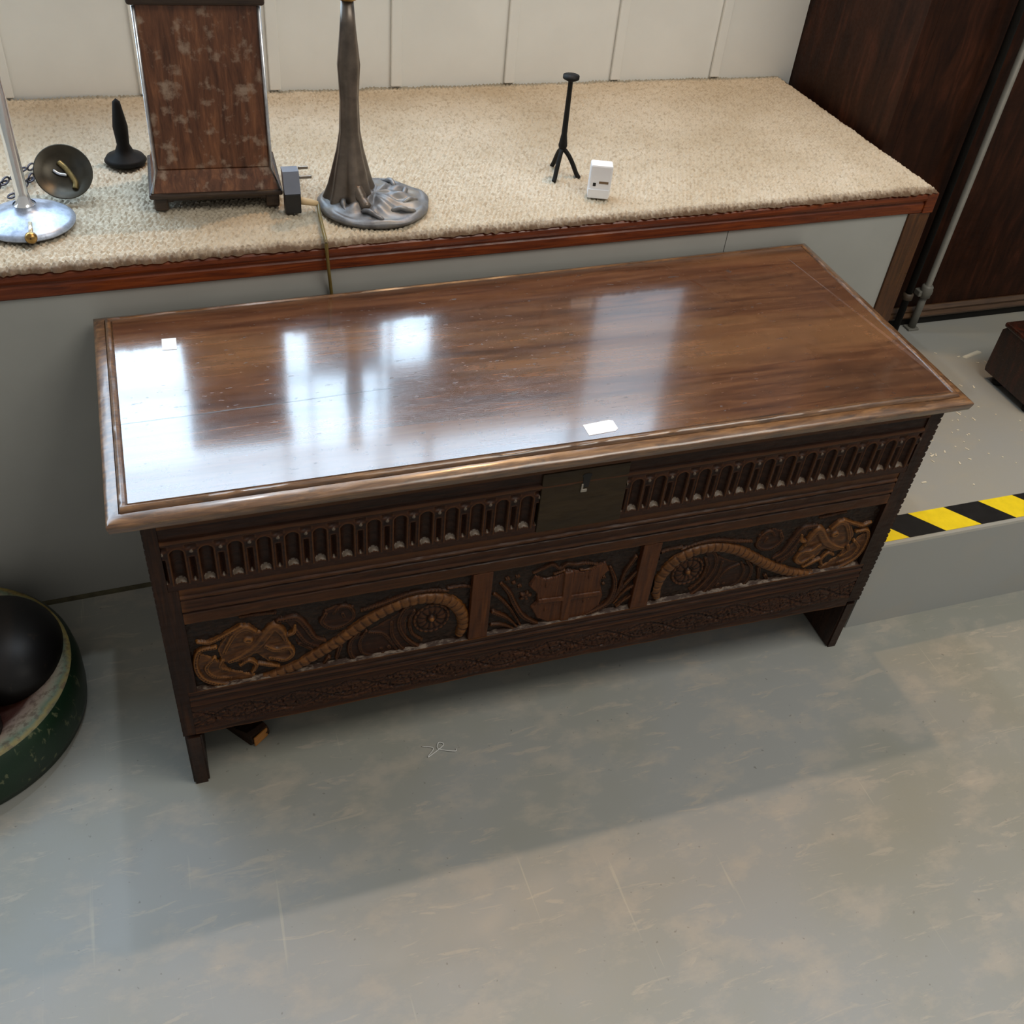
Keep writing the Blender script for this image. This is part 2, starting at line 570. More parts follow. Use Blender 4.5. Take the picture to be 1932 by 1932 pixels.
M_P = [lit_pane('daylit_pane', WINDOW_LIGHT), lit_pane('daylit_pane_shaded', WINDOW_LIGHT * 0.50), lit_pane('daylit_pane_dim', WINDOW_LIGHT * 0.14)]
M_P.append(None)
M_P.append(lit_pane('daylit_pane_upper', WINDOW_LIGHT * 0.70))
M_GLARE_GAP = plain('glare_gap_pane', (0.02, 0.018, 0.016), 0.5)  # dark panes added to leave gaps in the window glare on the lid
# columns of the unseen glazing, laid out to shape the lid glare, rows split at two transoms; each entry is x0, x1, (row brightness bottom, middle, top)
cols = [(-2.18, -1.28, (0, 0, 4)), (-1.26, -0.62, (0, 0, 4)), (-0.60, 0.335, (0, 0, 4)), (0.345, 0.405, (0, 0, 4)), (0.413, 0.575, (3, 0, 4)), (0.583, 0.60, (0, 0, 4)), (0.608, 0.705, (0, 3, 4)), (0.72, 1.12, (3, 3, 4)), (1.135, 1.385, (2, 2, 1))]
rows = [(1.022, 1.195), (1.203, 1.43), (1.438, 2.45)]
for ci, (xa, xb, lv) in enumerate(cols):
    wn = empty('window_%d' % (ci + 1), (xa, WIN_Y, 1.02))
    structure(wn, 'light of the shop window above the platform')
    for r, (za, zb) in enumerate(rows):
        m = M_GLARE_GAP if lv[r] == 3 else M_P[lv[r]]
        bmx = bmesh.new()
        bm_box(bmx, (0, 0.012, za - 1.02), (xb - xa, 0.016, zb - 1.02))
        from_bm('pane', bmx, m, wn)
    bmx = bmesh.new()
    for zz in (1.199, 1.434):
        bm_box(bmx, (0, 0, zz - 1.024), (xb - xa, 0.028, zz - 1.016))
    bm_box(bmx, (-0.0075, -0.004, -0.0015), (0.0, 0.03, 1.43))
    from_bm('glazing_bar', bmx, M_FRAME, wn)
hd = box('wall_window_head', (-2.2, WIN_Y - 0.005, 2.452), (1.53, WIN_Y + 0.05, 3.1), M_CREAM)
structure(hd)
pr = box('wall_window_pier', (1.3865, WIN_Y - 0.005, 1.0185), (1.53, WIN_Y + 0.05, 2.45), M_FRAME)
structure(pr)

# dark panelled wall right of the platform
PW = 0.722
wr = box('wall_right', (1.56, PW, 0.0), (4.5, PW + 0.03, 3.1), M_DARKWOOD)
structure(wr, 'dark wooden panelling behind the raised floor')
wr2 = box('wall_return', (1.531, PW, 0.0), (1.5595, 1.16, 3.1), M_DARKWOOD)
structure(wr2)
prof = [(PW - 0.0005, 0.243), (PW - 0.012, 0.243), (PW - 0.014, 0.248), (PW - 0.009, 0.256), (PW - 0.011, 0.262), (PW - 0.004, 0.270), (PW - 0.0005, 0.270)]
structure(prism_x('trim_5', prof, 1.56, 4.5, M_RAIL), 'worn brown rail at the foot of the dark panelling')
structure(box('baseboard_right', (1.56, PW - 0.006, STEP_Z + 0.0005), (4.5, PW - 0.0005, 0.2425), M_BLACK), 'black gap strip under the dark panelling')

REL_L = {"body":[[[144,224,3.5],[166,226,4.6],[183,230,5.8],[212,239,7.2],[241,255,8.1],[270,273,8.1],[299,295,8.1],[327,314,8.1],[356,328,8.1],[384,334,8.1],[414,331,8.4],[441,317,8.7],[459,291,8.7],[465,263,8.1],[460,240,5.8]]],"arcs":[[[393,329,2.6],[373,319,2.6],[363,290,2.6],[373,255,2.6],[395,227,2.6],[421,214,2.6],[445,221,2.3]],[[352,295,2.0],[354,263,2.6],[372,226,2.6],[393,209,2.3]],[[386,310,2.0],[380,292,2.0],[383,263,2.0],[399,241,1.7]],[[303,285,2.3],[290,265,2.6],[291,236,2.6],[306,220,2.3],[329,218,1.4]],[[314,284,1.7],[304,263,2.3],[308,238,2.0],[324,227,1.2]],[[319,281,2.3],[339,273,2.6],[352,250,2.3],[364,222,1.4]],[[275,263,2.9],[269,236,1.7]],[[257,241,2.6],[247,224,1.4]],[[348,242,2.6],[349,240,2.6]],[[352,225,2.6],[354,224,2.6]],[[339,229,2.3],[340,228,2.3]],[[336,241,2.0],[337,240,2.0]]],"leaf":[[[256,339,2.3],[250,322,2.6],[265,306,2.6],[285,310,2.3],[296,323,2.0],[291,342,2.0],[277,348,2.0],[267,336,1.7]],[[280,333,2.0],[282,326,2.0]],[[308,331,1.4],[339,338,2.0],[373,348,2.3],[401,349,1.7],[437,342,1.2]],[[190,342,2.9],[214,341,3.5],[226,321,3.5],[238,292,2.9],[253,281,1.7]],[[213,314,2.6],[225,287,2.6],[243,271,1.4]],[[217,286,2.6],[233,268,1.7]],[[139,362,1.4],[165,361,1.7],[186,358,1.4]],[[436,347,1.2],[472,342,1.7],[474,325,1.4]]],"head":[[[111,297,2.6],[119,315,2.9],[130,334,3.5],[144,341,3.8],[155,330,2.9]],[[117,276,2.9],[138,285,4.6],[158,300,5.8],[173,321,5.8],[183,331,5.5],[193,317,4.1],[197,300,2.6]],[[78,327,1.7],[94,323,2.3],[113,331,2.3],[138,344,2.6]],[[168,295,2.9],[182,283,3.5],[200,283,2.9],[205,267,2.9],[193,258,2.9],[173,268,2.3]],[[198,308,2.0],[209,313,2.6],[212,326,1.4]],[[144,315,4.6],[147,314,4.6]],[[100,310,2.3],[78,308,2.6],[70,279,2.9],[77,249,2.9],[98,231,2.9],[122,225,2.6],[147,227,2.3]],[[97,288,2.3],[84,271,2.6],[92,250,2.6],[115,240,1.7]],[[131,263,2.0],[143,270,2.3],[153,257,2.3],[146,241,1.4]],[[157,258,2.0],[173,251,2.6],[184,245,1.7]],[[108,281,2.3],[103,267,2.3],[114,255,1.7]]]}
REL_C = {"left_leaf":[[[589,228,2.0],[562,253,3.2],[545,285,3.2],[534,313,2.9],[519,337,2.0]],[[559,234,1.4],[539,276,2.0],[520,304,2.0],[510,316,2.3]],[[554,232,1.2],[533,258,2.3],[511,276,2.9]],[[552,226,1.2],[529,242,2.0],[511,247,2.6]],[[541,220,1.2],[524,221,2.0],[509,223,2.3]]],"right_leaf":[[[661,227,2.0],[686,235,3.2],[706,248,3.5],[713,273,3.2],[711,299,2.9],[699,329,1.7]],[[692,238,1.4],[713,251,2.3],[722,277,2.3],[726,310,2.3],[739,344,2.9]],[[711,245,1.4],[728,280,2.3],[751,315,2.9]],[[717,244,1.2],[733,268,2.0],[750,281,2.9]],[[724,235,1.2],[747,254,2.3]],[[725,220,1.2],[754,225,2.6]]],"flower":[[[562,298,9.6],[562,297,9.6]],[[529,343,3.8],[529,342,3.8]],[[545,345,3.8],[545,345,3.8]],[[550,323,3.5],[550,323,3.5]],[[540,332,3.2],[540,332,3.2]],[[691,309,3.5],[691,309,3.5]],[[693,293,2.6],[698,291,2.6]]],"crest":[[[570,347,1.4],[585,352,2.0],[599,358,2.3],[612,347,2.3],[624,353,2.3],[638,349,2.6],[654,348,2.0],[675,342,1.4]],[[605,336,1.2],[621,341,1.4]],[[648,335,1.2],[663,334,1.4],[673,341,1.2]]],"shield_edge":[[[568,327,1.2],[574,340,1.2],[587,330,1.2],[599,328,1.2],[617,333,1.2],[627,340,1.2],[642,334,1.2],[655,330,1.2],[671,336,1.2],[688,343,1.2],[697,325,1.2],[687,316,1.2],[685,299,1.2],[694,269,1.2],[691,248,1.2],[675,233,1.2],[647,225,1.2],[612,225,1.2],[586,244,1.2],[574,271,1.2],[583,282,1.2],[580,302,1.2],[567,319,1.2]]],"cross":[[[628,337,8.4],[631,280,8.4],[634,222,8.4]],[[583,284,5.2],[631,280,5.2],[688,277,5.2]]]}
MASS = {"head":[[[103,305],[121,335],[146,344],[157,329],[173,321],[184,332],[196,312],[207,278],[196,255],[169,261],[154,282],[131,268],[107,275]],[[79,302],[98,284],[119,252],[150,234],[138,226],[98,234],[78,251],[72,279]]],"leaf":[[[193,348],[217,343],[242,289],[253,278],[233,266],[212,289],[210,315]],[[255,344],[272,351],[297,343],[296,316],[268,303],[250,316]]],"arcs":[[[290,267],[319,285],[347,299],[367,314],[390,325],[374,292],[377,252],[399,223],[375,212],[348,215],[309,219],[289,237]]]}

# ================================================================== THE CHEST
chest = empty('carved_chest', (0, 0, 0))
tag(chest, 'dark carved oak plank chest with polished lid standing against the grey platform', 'chest')
FO = 0.020                              # plane of the front
XL, XR = 0.035, 1.222


def inset_quad(q, d):
    n = len(q)
    out = []
    for i in range(n):
        p0, p1, p2 = Vector(q[i - 1]), Vector(q[i]), Vector(q[(i + 1) % n])
        e1, e2 = (p1 - p0).normalized(), (p2 - p1).normalized()
        n1, n2 = Vector((-e1.y, e1.x)), Vector((-e2.y, e2.x))
        k = 1 + n1.dot(n2)
        out.append(p1 + (n1 + n2) * (d / k))
    return out


LIDQ = [(0.0, 0.0), (1.25, 0.0), (1.25, 0.511), (0.0, 0.466)]


def ring_points(q, d, z, seg=(90, 40, 90, 40), amp=0.0):
    c = inset_quad(q, d)
    pts = []
    for i in range(4):
        a, b = c[i], c[(i + 1) % 4]
        for k in range(seg[i]):
            p = a.lerp(b, k / seg[i])
            s = i * 7.3 + k * 0.37
            w = amp * (float(value_noise(np.array([s * 1.7]), np.array([d * 300]), 21)[0]) - 0.5)
            # the corner by the camera's right hand is worn away
            wear = max(0.0, 1 - math.hypot(p.x - 1.20, p.y - 0.02) / 0.09)
            pts.append((p.x, p.y, z + w - (0.004 * wear if d > 0.012 and d < 0.03 else 0)))
    return pts


def lid():
    prof = [(0.030, 0.5695, 0), (0.0035, 0.5695, 0), (0.0025, 0.571, 0.0008), (0.0005, 0.5785, 0.001), (0.0, 0.5822, 0.0012), (0.0008, 0.5836, 0.0012), (0.0045, 0.5856, 0.0012), (0.0085, 0.5872, 0.001), (0.0125, 0.5884, 0.001), (0.0158, 0.5888, 0.0006), (0.0166, 0.5872, 0.0006), (0.0174, 0.5910, 0.0006), (0.0187, 0.5932, 0.0008), (0.0215, 0.5944, 0.0008), (0.0246, 0.5934, 0.0006), (0.0260, 0.5908, 0.0004), (0.0275, 0.5930, 0.0002)]
    rings = [ring_points(LIDQ, d, z, amp=a) for d, z, a in prof]
    n = len(rings[0])
    vs = [p for r in rings for p in r]
    fs = []
    for i in range(len(rings) - 1):
        for k in range(n):
            k2 = (k + 1) % n
            fs.append((i * n + k, i * n + k2, (i + 1) * n + k2, (i + 1) * n + k))
    mo = link_mesh('lid_moulding', vs, fs, M_LIDEDGE, chest, True)
    mo.data.set_sharp_from_angle(angle=math.radians(38))
    top = ring_points(LIDQ, 0.0276, 0.5931, amp=0.0)
    bot = [(p[0], p[1], 0.5697) for p in ring_points(LIDQ, 0.0276, 0.5697)]
    m = len(top)
    fs = [tuple(range(m)), tuple(reversed(range(m, 2 * m)))]
    fs += [(k, m + k, m + (k + 1) % m, (k + 1) % m) for k in range(m)]
    link_mesh('lid', top + bot, fs, M_LID, chest)
    return mo


lid()


def stile(name, x_out, x_in_top, x_in_low, sgn):
    """end strip of the front; its outer edge is gouged into small notches"""
    pts = []
    z = 0.131
    k = 0
    while z < 0.562:
        pts.append((x_out, z))
        pts.append((x_out, z + 0.0062 + 0.001 * math.sin(k * 2.1)))
        pts.append((x_out + sgn * (0.0014 if sgn > 0 else 0.0036), z + 0.0084))
        z += 0.0112 + 0.0012 * math.sin(k * 1.3)
        k += 1
    pts.append((x_out, 0.5685))
    pts += [(x_in_top, 0.5685), (x_in_top, 0.4395), (x_in_low, 0.4395), (x_in_low, 0.2285), (x_in_top, 0.2285), (x_in_top, 0.131)]
    bm = bmesh.new()
    f = [bm.verts.new((x, FO, zz)) for x, zz in pts]
    b = [bm.verts.new((x, FO + 0.024, zz)) for x, zz in pts]
    n = len(pts)
    bm.faces.new(f)
    bm.faces.new(list(reversed(b)))
    for i in range(n):
        bm.faces.new((f[i], f[(i + 1) % n], b[(i + 1) % n], b[i]))
    return from_bm(name, bm, M_STILE, chest)


stile('stile', XL, 0.0535, 0.066, 1)
stile('stile', XR, 1.1965, 1.187, -1)

# ---- frieze of flutes: one carved tile, copied along the rail
PITCH = 0.0361


def flute_mesh():
    nx, nz = 33, 78
    xs = np.linspace(-PITCH / 2, PITCH / 2, nx)
    zs = np.linspace(0.4400, 0.5220, nz)
    X, Z = np.meshgrid(xs, zs, indexing='ij')
    R = 0.0088
    zc = 0.5045
    inside = np.where(Z > zc, R - np.hypot(X, Z - zc), R - np.abs(X))       # distance into the flute
    zb = 0.4475 + 0.0070 * np.sqrt(np.clip(1 - (X / R) ** 2, 0, 1))
    up = np.clip((Z - zb) / 0.0036, 0, 1)
    t = np.clip(inside / R, 0, 1)
    H = -0.0085 * np.sqrt(np.clip(1 - (1 - t) ** 2, 0, 1)) * up
    # raised fillet round the flute
    H += 0.0014 * np.exp(-((inside + 0.0014) / 0.0012) ** 2) * (Z > 0.4505)
    # narrow slots between flutes with a drilled dot above
    xe = PITCH / 2 - np.abs(X)
    s = np.clip(1 - xe / 0.0036, 0, 1) * np.clip((Z - 0.4545) / 0.003, 0, 1) * np.clip((0.4975 - Z) / 0.004, 0, 1)
    H -= 0.0058 * np.sqrt(s)
    dd = np.hypot(xe, Z - 0.5075)
    H += 0.0022 * np.clip(1 - (dd / 0.0034) ** 2, 0, 1)
    tri = np.clip(1 - xe / 0.0075, 0, 1) * np.clip((Z - 0.511) / 0.002, 0, 1) * np.clip((0.5195 - Z) / 0.002, 0, 1)
    H -= 0.0040 * np.sqrt(tri)
    vs = np.stack([X, FO - H, Z], -1).reshape(-1, 3)
    me = bpy.data.meshes.new('flute')
    idx = np.arange(nx * nz).reshape(nx, nz)
    fs = np.stack([idx[:-1, :-1], idx[1:, :-1], idx[1:, 1:], idx[:-1, 1:]], -1).reshape(-1, 4).tolist()
    me.from_pydata([tuple(map(float, v)) for v in vs], [], fs)
    me.materials.append(M_FRONT)
    me.materials.append(M_GLINT)
    me.update()
    me.shade_smooth()
    for p in me.polygons:
        c = p.center
        hi = abs(c.x) < 0.0072 and 0.0 < c.z - (0.4475 + 0.0070 * math.sqrt(max(0, 1 - (c.x / R) ** 2))) < 0.0034
        dot = math.hypot(PITCH / 2 - abs(c.x), c.z - 0.5075) < 0.0026
        foot = PITCH / 2 - abs(c.x) < 0.0016 and 0.4535 < c.z < 0.4575
        if hi or dot or foot:
            p.material_index = 1
    return me


FL = flute_mesh()
for x0 in (0.0720, 0.7100):
    for k in range(14):
        o = bpy.data.objects.new('flute', FL)
        COL.objects.link(o)
        o.parent = chest
        o.location.x = x0 + k * PITCH
box('frieze_board', (0.054, FO + 0.010, 0.4402), (1.196, FO + 0.024, 0.5695), M_FRONT, chest)


def wavy(seed, amp):
    def fn(x, y, z):
        w = float(value_noise(np.array([x * 70.0]), np.array([z * 900.0]), seed)[0]) - 0.5
        return y + amp * w, z + 0.3 * amp * w
    return fn


prof = [(FO + 0.0098, 0.5222), (FO, 0.5222), (FO - 0.0015, 0.5235), (FO - 0.0020, 0.5262), (FO - 0.0008, 0.5288), (FO + 0.002, 0.5300), (FO + 0.002, 0.5480), (FO - 0.001, 0.5505), (FO - 0.001, 0.5690), (FO + 0.0098, 0.5690)]
prism_x('top_rail', prof, 0.0537, 1.1963, M_FRONT, chest, 160, wavy(31, 0.0006))
prof = [(FO + 0.024, 0.3722), (FO + 0.001, 0.3722), (FO - 0.0005, 0.3745), (FO, 0.3790), (FO, 0.3920), (FO + 0.0022, 0.3935), (FO + 0.0022, 0.3965), (FO - 0.0012, 0.3985), (FO - 0.0018, 0.4015), (FO, 0.4040), (FO, 0.4165), (FO + 0.002, 0.4180), (FO + 0.002, 0.4205), (FO - 0.0012, 0.4225), (FO - 0.0012, 0.4255), (FO + 0.0012, 0.4275), (FO + 0.0012, 0.4395), (FO + 0.024, 0.4395)]
prism_x('middle_rail', prof, 0.0662, 1.1868, M_FRONT, chest, 180, wavy(33, 0.0010))

# lock reserve with its keyhole
lk = box('lock_panel', (0.5602, FO - 0.0016, 0.4402), (0.6915, FO + 0.0098, 0.5490), M_LOCK, chest, 0.0012)
bm = bmesh.new()
outl = [(0.0, 0.0)]
outl = [(0.0035 * math.cos(a), 0.0035 * math.sin(a)) for a in np.linspace(-0.6, math.pi + 0.6, 14)] + [(-0.0022, -0.018), (0.0022, -0.018)]
f = [bm.verts.new((0.6265 + x * 2.0, FO - 0.0022, 0.5370 + z * 1.2)) for x, z in outl]
b = [bm.verts.new((0.6265 + x * 2.0, FO - 0.0014, 0.5370 + z * 1.2)) for x, z in outl]
bm.faces.new(f)
bm.faces.new(list(reversed(b)))
for i in range(len(f)):
    j = (i + 1) % len(f)
    bm.faces.new((f[i], f[j], b[j], b[i]))
ky = from_bm('keyhole', bm, M_HOLE, lk)
pin = box('lock_pin', (0.6190, FO - 0.0034, 0.5075), (0.6290, FO - 0.0015, 0.5130), M_IRON, lk, 0.0008)
box('lock_pin', (0.6195, FO - 0.0032, 0.5132), (0.6225, FO - 0.0015, 0.5230), M_IRON, lk, 0.0006)

# ---- muntins, ledges, carved panels
for xa, xb in ((0.472, 0.503), (0.7462, 0.7775)):
    box('muntin', (xa, FO, 0.2287), (xb, FO + 0.012, 0.3720), M_MUNTIN, chest, 0.0012)

wl = Mat('glint_ledge')
g_ = wl.noise(wl.map((30, 60, 60)), 2.2, 4, 0.65)
wl.set(color=wl.ramp(g_, [(0.46, (0.03, 0.012, 0.006)), (0.64, (0.19, 0.145, 0.11))]), rough=0.42)  # pale blotches imitate light caught on the upward-facing ledge
M_LEDGE = wl.m


def fill_poly(X, Z, poly):
    inside = np.zeros(X.shape, bool)
    n = len(poly)
    for i in range(n):
        (xa, za), (xb, zb) = poly[i], poly[(i + 1) % n]
        inside ^= ((za > Z) != (zb > Z)) & (X < (xb - xa) * (Z - za) / (zb - za + 1e-12) + xa)
    return inside


def dist_strokes(X, Z, strokes, vein=0.0):
    """max of rounded ridges for a list of poly-strokes [(x, z, half width)] in mm"""
    best = np.zeros_like(X)
    arc = np.zeros_like(X)
    for st in strokes:
        p3 = catmull([(p[0] / 1000, p[1] / 1000, p[2] / 1000) for p in st], 6) if len(st) > 2 else [Vector((p[0] / 1000, p[1] / 1000, p[2] / 1000)) for p in st]
        s = 0.0
        for a, b in zip(p3[:-1], p3[1:]):
            dx, dz = b.x - a.x, b.y - a.y
            l2 = dx * dx + dz * dz + 1e-12
            t = np.clip(((X - a.x) * dx + (Z - a.y) * dz) / l2, 0, 1)
            w = a.z + (b.z - a.z) * t
            d = np.hypot(X - a.x - t * dx, Z - a.y - t * dz)
            h = np.sqrt(np.clip(1 - (d / np.maximum(w, 1e-5)) ** 2, 0, 1)) * (0.55 + 0.45 * np.minimum(1, w / 0.006))
            if vein:
                h = h * (1 - vein * np.exp(-(d / np.maximum(w, 1e-5) / 0.22) ** 2) * (w > 0.0022))
            m = h > best
            arc = np.where(m, s + t * math.sqrt(l2), arc)
            best = np.maximum(best, h)
            s += math.sqrt(l2)
    return best, arc


def relief_mesh(name, fn, x0, x1, z0, z1, mat, parent, mirror=None, step=0.00115, yg=0.0300):
    nx, nz = int((x1 - x0) / step) + 1, int((z1 - z0) / step) + 1
    xs, zs = np.linspace(x0, x1, nx), np.linspace(z0, z1, nz)
    X, Z = np.meshgrid(xs, zs, indexing='ij')
    H = fn(X, Z)
    inb = H > 1e-5
    cell = inb[:-1, :-1] | inb[1:, :-1] | inb[1:, 1:] | inb[:-1, 1:]
    idx = np.arange(nx * nz).reshape(nx, nz)
    fs = np.stack([idx[:-1, :-1], idx[1:, :-1], idx[1:, 1:], idx[:-1, 1:]], -1)[cell]
    used = np.unique(fs)
    remap = -np.ones(nx * nz, dtype=np.int64)
    remap[used] = np.arange(len(used))
    fs = remap[fs]
    XX = (mirror - X) if mirror else X
    V = np.stack([XX, np.where(inb, yg - H, yg + 0.0006), Z], -1).reshape(-1, 3)[used]
    if mirror:
        fs = fs[:, ::-1]
    return link_mesh(name, V, fs.tolist(), mat, parent, True)


def serp_fn(X, Z):
    h, s = dist_strokes(X, Z, [[(p[0], p[1], p[2] * 1.25) for p in REL_L['body'][0]]])
    notch = np.abs(np.sin(math.pi * s / 0.0125)) ** 0.35
    return h * 0.0098 * (0.62 + 0.38 * notch)


def simple(group, hmax, fat=1.0, mass=(), mh=0.0, vein=0.42):
    def fn(X, Z):
        h, s = dist_strokes(X, Z, [[(p[0], p[1], p[2] * fat) for p in st] for st in group], vein)
        h = h * hmax
        for poly in mass:
            h = np.maximum(h, np.where(fill_poly(X, Z, [(a / 1000, b / 1000) for a, b in poly]), mh * (0.75 + 0.5 * value_noise(X * 130, Z * 130, 61)), 0))
        return h
    return fn


def rosette_fn(X, Z):
    dx, dz = X - 0.4135, (Z - 0.2865) * 0.92
    r = np.hypot(dx, dz)
    th = np.arctan2(dz, dx)
    pet = np.abs(np.cos(6 * th))
    h = 0.0072 * np.sqrt(np.clip(1 - (r / 0.0062) ** 2, 0, 1))
    ring = np.clip(1 - ((r - 0.0155) / 0.0075) ** 2, 0, 1)
    h = np.maximum(h, 0.0052 * np.sqrt(ring) * (0.35 + 0.65 * pet ** 0.5))
    ring2 = np.clip(1 - ((r - 0.0262) / 0.0028) ** 2, 0, 1)
    h = np.maximum(h, 0.0046 * np.sqrt(ring2) * (0.6 + 0.4 * np.abs(np.cos(10 * th))))
    return h


def side_panel(x0, x1, mirror):
    pn = box('carved_panel', (x0 - 0.003, 0.0300, 0.2260), (x1 + 0.003, 0.0440, 0.3721), M_GROUND, chest)
    relief_mesh('serpent_body', serp_fn, 0.066, 0.472, 0.2285, 0.372, M_RELIEF, pn, mirror)
    relief_mesh('serpent_head', simple(REL_L['head'], 0.0090, 1.6, MASS['head'], 0.0036), 0.066, 0.472, 0.2285, 0.372, M_RELIEF, pn, mirror)
    relief_mesh('scroll_leaf', simple(REL_L['leaf'], 0.0074, 1.7, MASS['leaf'], 0.0028), 0.066, 0.472, 0.2285, 0.372, M_FRONT, pn, mirror)
    relief_mesh('scroll_stem', simple(REL_L['arcs'], 0.0070, 1.55, MASS['arcs'], 0.0022), 0.066, 0.472, 0.2285, 0.372, M_FRONT, pn, mirror)
    relief_mesh('rosette', rosette_fn, 0.37, 0.46, 0.245, 0.33, M_FRONT, pn, mirror)
    relief_mesh('rosette_boss', lambda X, Z: 0.0088 * np.sqrt(np.clip(1 - (np.hypot(X - 0.4135, (Z - 0.2865) * 0.92) / 0.0050) ** 2, 0, 1)), 0.40, 0.43, 0.27, 0.30, M_RELIEF, pn, mirror, 0.0009)
    relief_mesh('punched_ground', ground_fn, x0, x1, 0.2315, 0.3715, M_GROUND, pn, None, 0.0018)
    ledge_for(pn, x0, x1)
    return pn


def ground_fn(X, Z):
    return 0.0002 + 0.0030 * np.clip(value_noise(X * 260, Z * 260, 71) - 0.38, 0, 1) + 0.0016 * np.clip(value_noise(X * 90, Z * 150, 73) - 0.4, 0, 1)


def ledge_for(pn, x0, x1):
    prism_x('panel_ledge', [(FO + 0.0004, 0.2286), (FO + 0.0096, 0.2308), (FO + 0.0098, 0.2286)], x0 + 0.0003, x1 - 0.0003, M_LEDGE, pn, 90, wavy(41, 0.0012))


p1 = side_panel(0.066, 0.472, None)
p1['label'] = 'carved panel with serpent head on the left, body and rosette'
p2 = side_panel(0.7775, 1.187, 1.2555)
p2['label'] = 'mirrored carved panel with rosette on the left and serpent head on the right'

pc = box('carved_panel', (0.500, 0.0300, 0.2260), (0.749, 0.0440, 0.3721), M_GROUND, chest)
pc['label'] = 'carved middle panel with a cross on a shield between leaves'


def shield_fn(X, Z):
    poly = [(p[0] / 1000, p[1] / 1000) for p in REL_C['shield_edge'][0]]
    inside = np.zeros(X.shape, bool)
    n = len(poly)
    for i in range(n):
        (xa, za), (xb, zb) = poly[i], poly[(i + 1) % n]
        c = ((za > Z) != (zb > Z)) & (X < (xb - xa) * (Z - za) / (zb - za + 1e-12) + xa)
        inside ^= c
    e, _ = dist_strokes(X, Z, [REL_C['shield_edge'][0] + [REL_C['shield_edge'][0][0]]])
    return np.where(inside, 0.0052, 0.0) + np.where(inside | (e > 0.3), 0.0012 * e, 0)


def cross_fn(X, Z):
    h = np.zeros_like(X)
    for st in REL_C['cross']:
        for a, b in zip(st[:-1], st[1:]):
            ax, az, aw = a[0] / 1000, a[1] / 1000, a[2] / 1000
            bx, bz = b[0] / 1000, b[1] / 1000
            dx, dz = bx - ax, bz - az
            t = ((X - ax) * dx + (Z - az) * dz) / (dx * dx + dz * dz)
            d = np.hypot(X - ax - np.clip(t, 0, 1) * dx, Z - az - np.clip(t, 0, 1) * dz)
            h = np.maximum(h, np.where((t > -0.01) & (t < 1.01), np.clip((aw - d) / 0.0012, 0, 1), 0))
    return 0.0078 * h * (h > 0.01)


relief_mesh('shield', shield_fn, 0.503, 0.746, 0.2285, 0.372, M_MUNTIN, pc)
relief_mesh('shield_cross', cross_fn, 0.503, 0.746, 0.2285, 0.372, M_MUNTIN, pc)
for cx_, cz_ in ((0.593, 0.318), (0.664, 0.320), (0.597, 0.262), (0.662, 0.266)):
    relief_mesh('shield_charge', lambda X, Z: 0.0075 * np.sqrt(np.clip(1 - ((X - cx_) / 0.0105) ** 2 - ((Z - cz_) / 0.0085) ** 2, 0, 1)) * (0.75 + 0.25 * np.cos((X - cx_) * 900)), cx_ - 0.012, cx_ + 0.012, cz_ - 0.010, cz_ + 0.010, M_MUNTIN, pc, None, 0.0009)
relief_mesh('acanthus_leaf', simple(REL_C['left_leaf'], 0.0085, 1.5), 0.503, 0.746, 0.2285, 0.372, M_FRONT, pc)
relief_mesh('acanthus_leaf', simple(REL_C['right_leaf'], 0.0085, 1.5), 0.503, 0.746, 0.2285, 0.372, M_FRONT, pc)
relief_mesh('crest_scroll', simple(REL_C['crest'], 0.0070, 1.4), 0.503, 0.746, 0.2285, 0.372, M_FRONT, pc)
for fl_ in REL_C['flower']:
    cx_, cz_, rr_ = fl_[0][0] / 1000, fl_[0][1] / 1000, fl_[0][2] / 1000 * 1.15

    def flower_fn(X, Z):
        r = np.hypot(X - cx_, Z - cz_)
        th = np.arctan2(Z - cz_, X - cx_)
        h = 0.0068 * np.sqrt(np.clip(1 - (r / (rr_ * (0.8 + 0.2 * np.cos(5 * th)))) ** 2, 0, 1)) * np.clip(0.35 + 0.65 * r / rr_ * 1.4, 0, 1)
        return np.maximum(h, 0.0055 * np.sqrt(np.clip(1 - (r / (rr_ * 0.3)) ** 2, 0, 1)))
    relief_mesh('carved_flower', flower_fn, cx_ - rr_ * 1.2, cx_ + rr_ * 1.2, cz_ - rr_ * 1.2, cz_ + rr_ * 1.2, M_FRONT, pc, None, 0.0009)
relief_mesh('punched_ground', ground_fn, 0.503, 0.7462, 0.2315, 0.3715, M_GROUND, pc, None, 0.0018)
ledge_for(pc, 0.503, 0.7462)


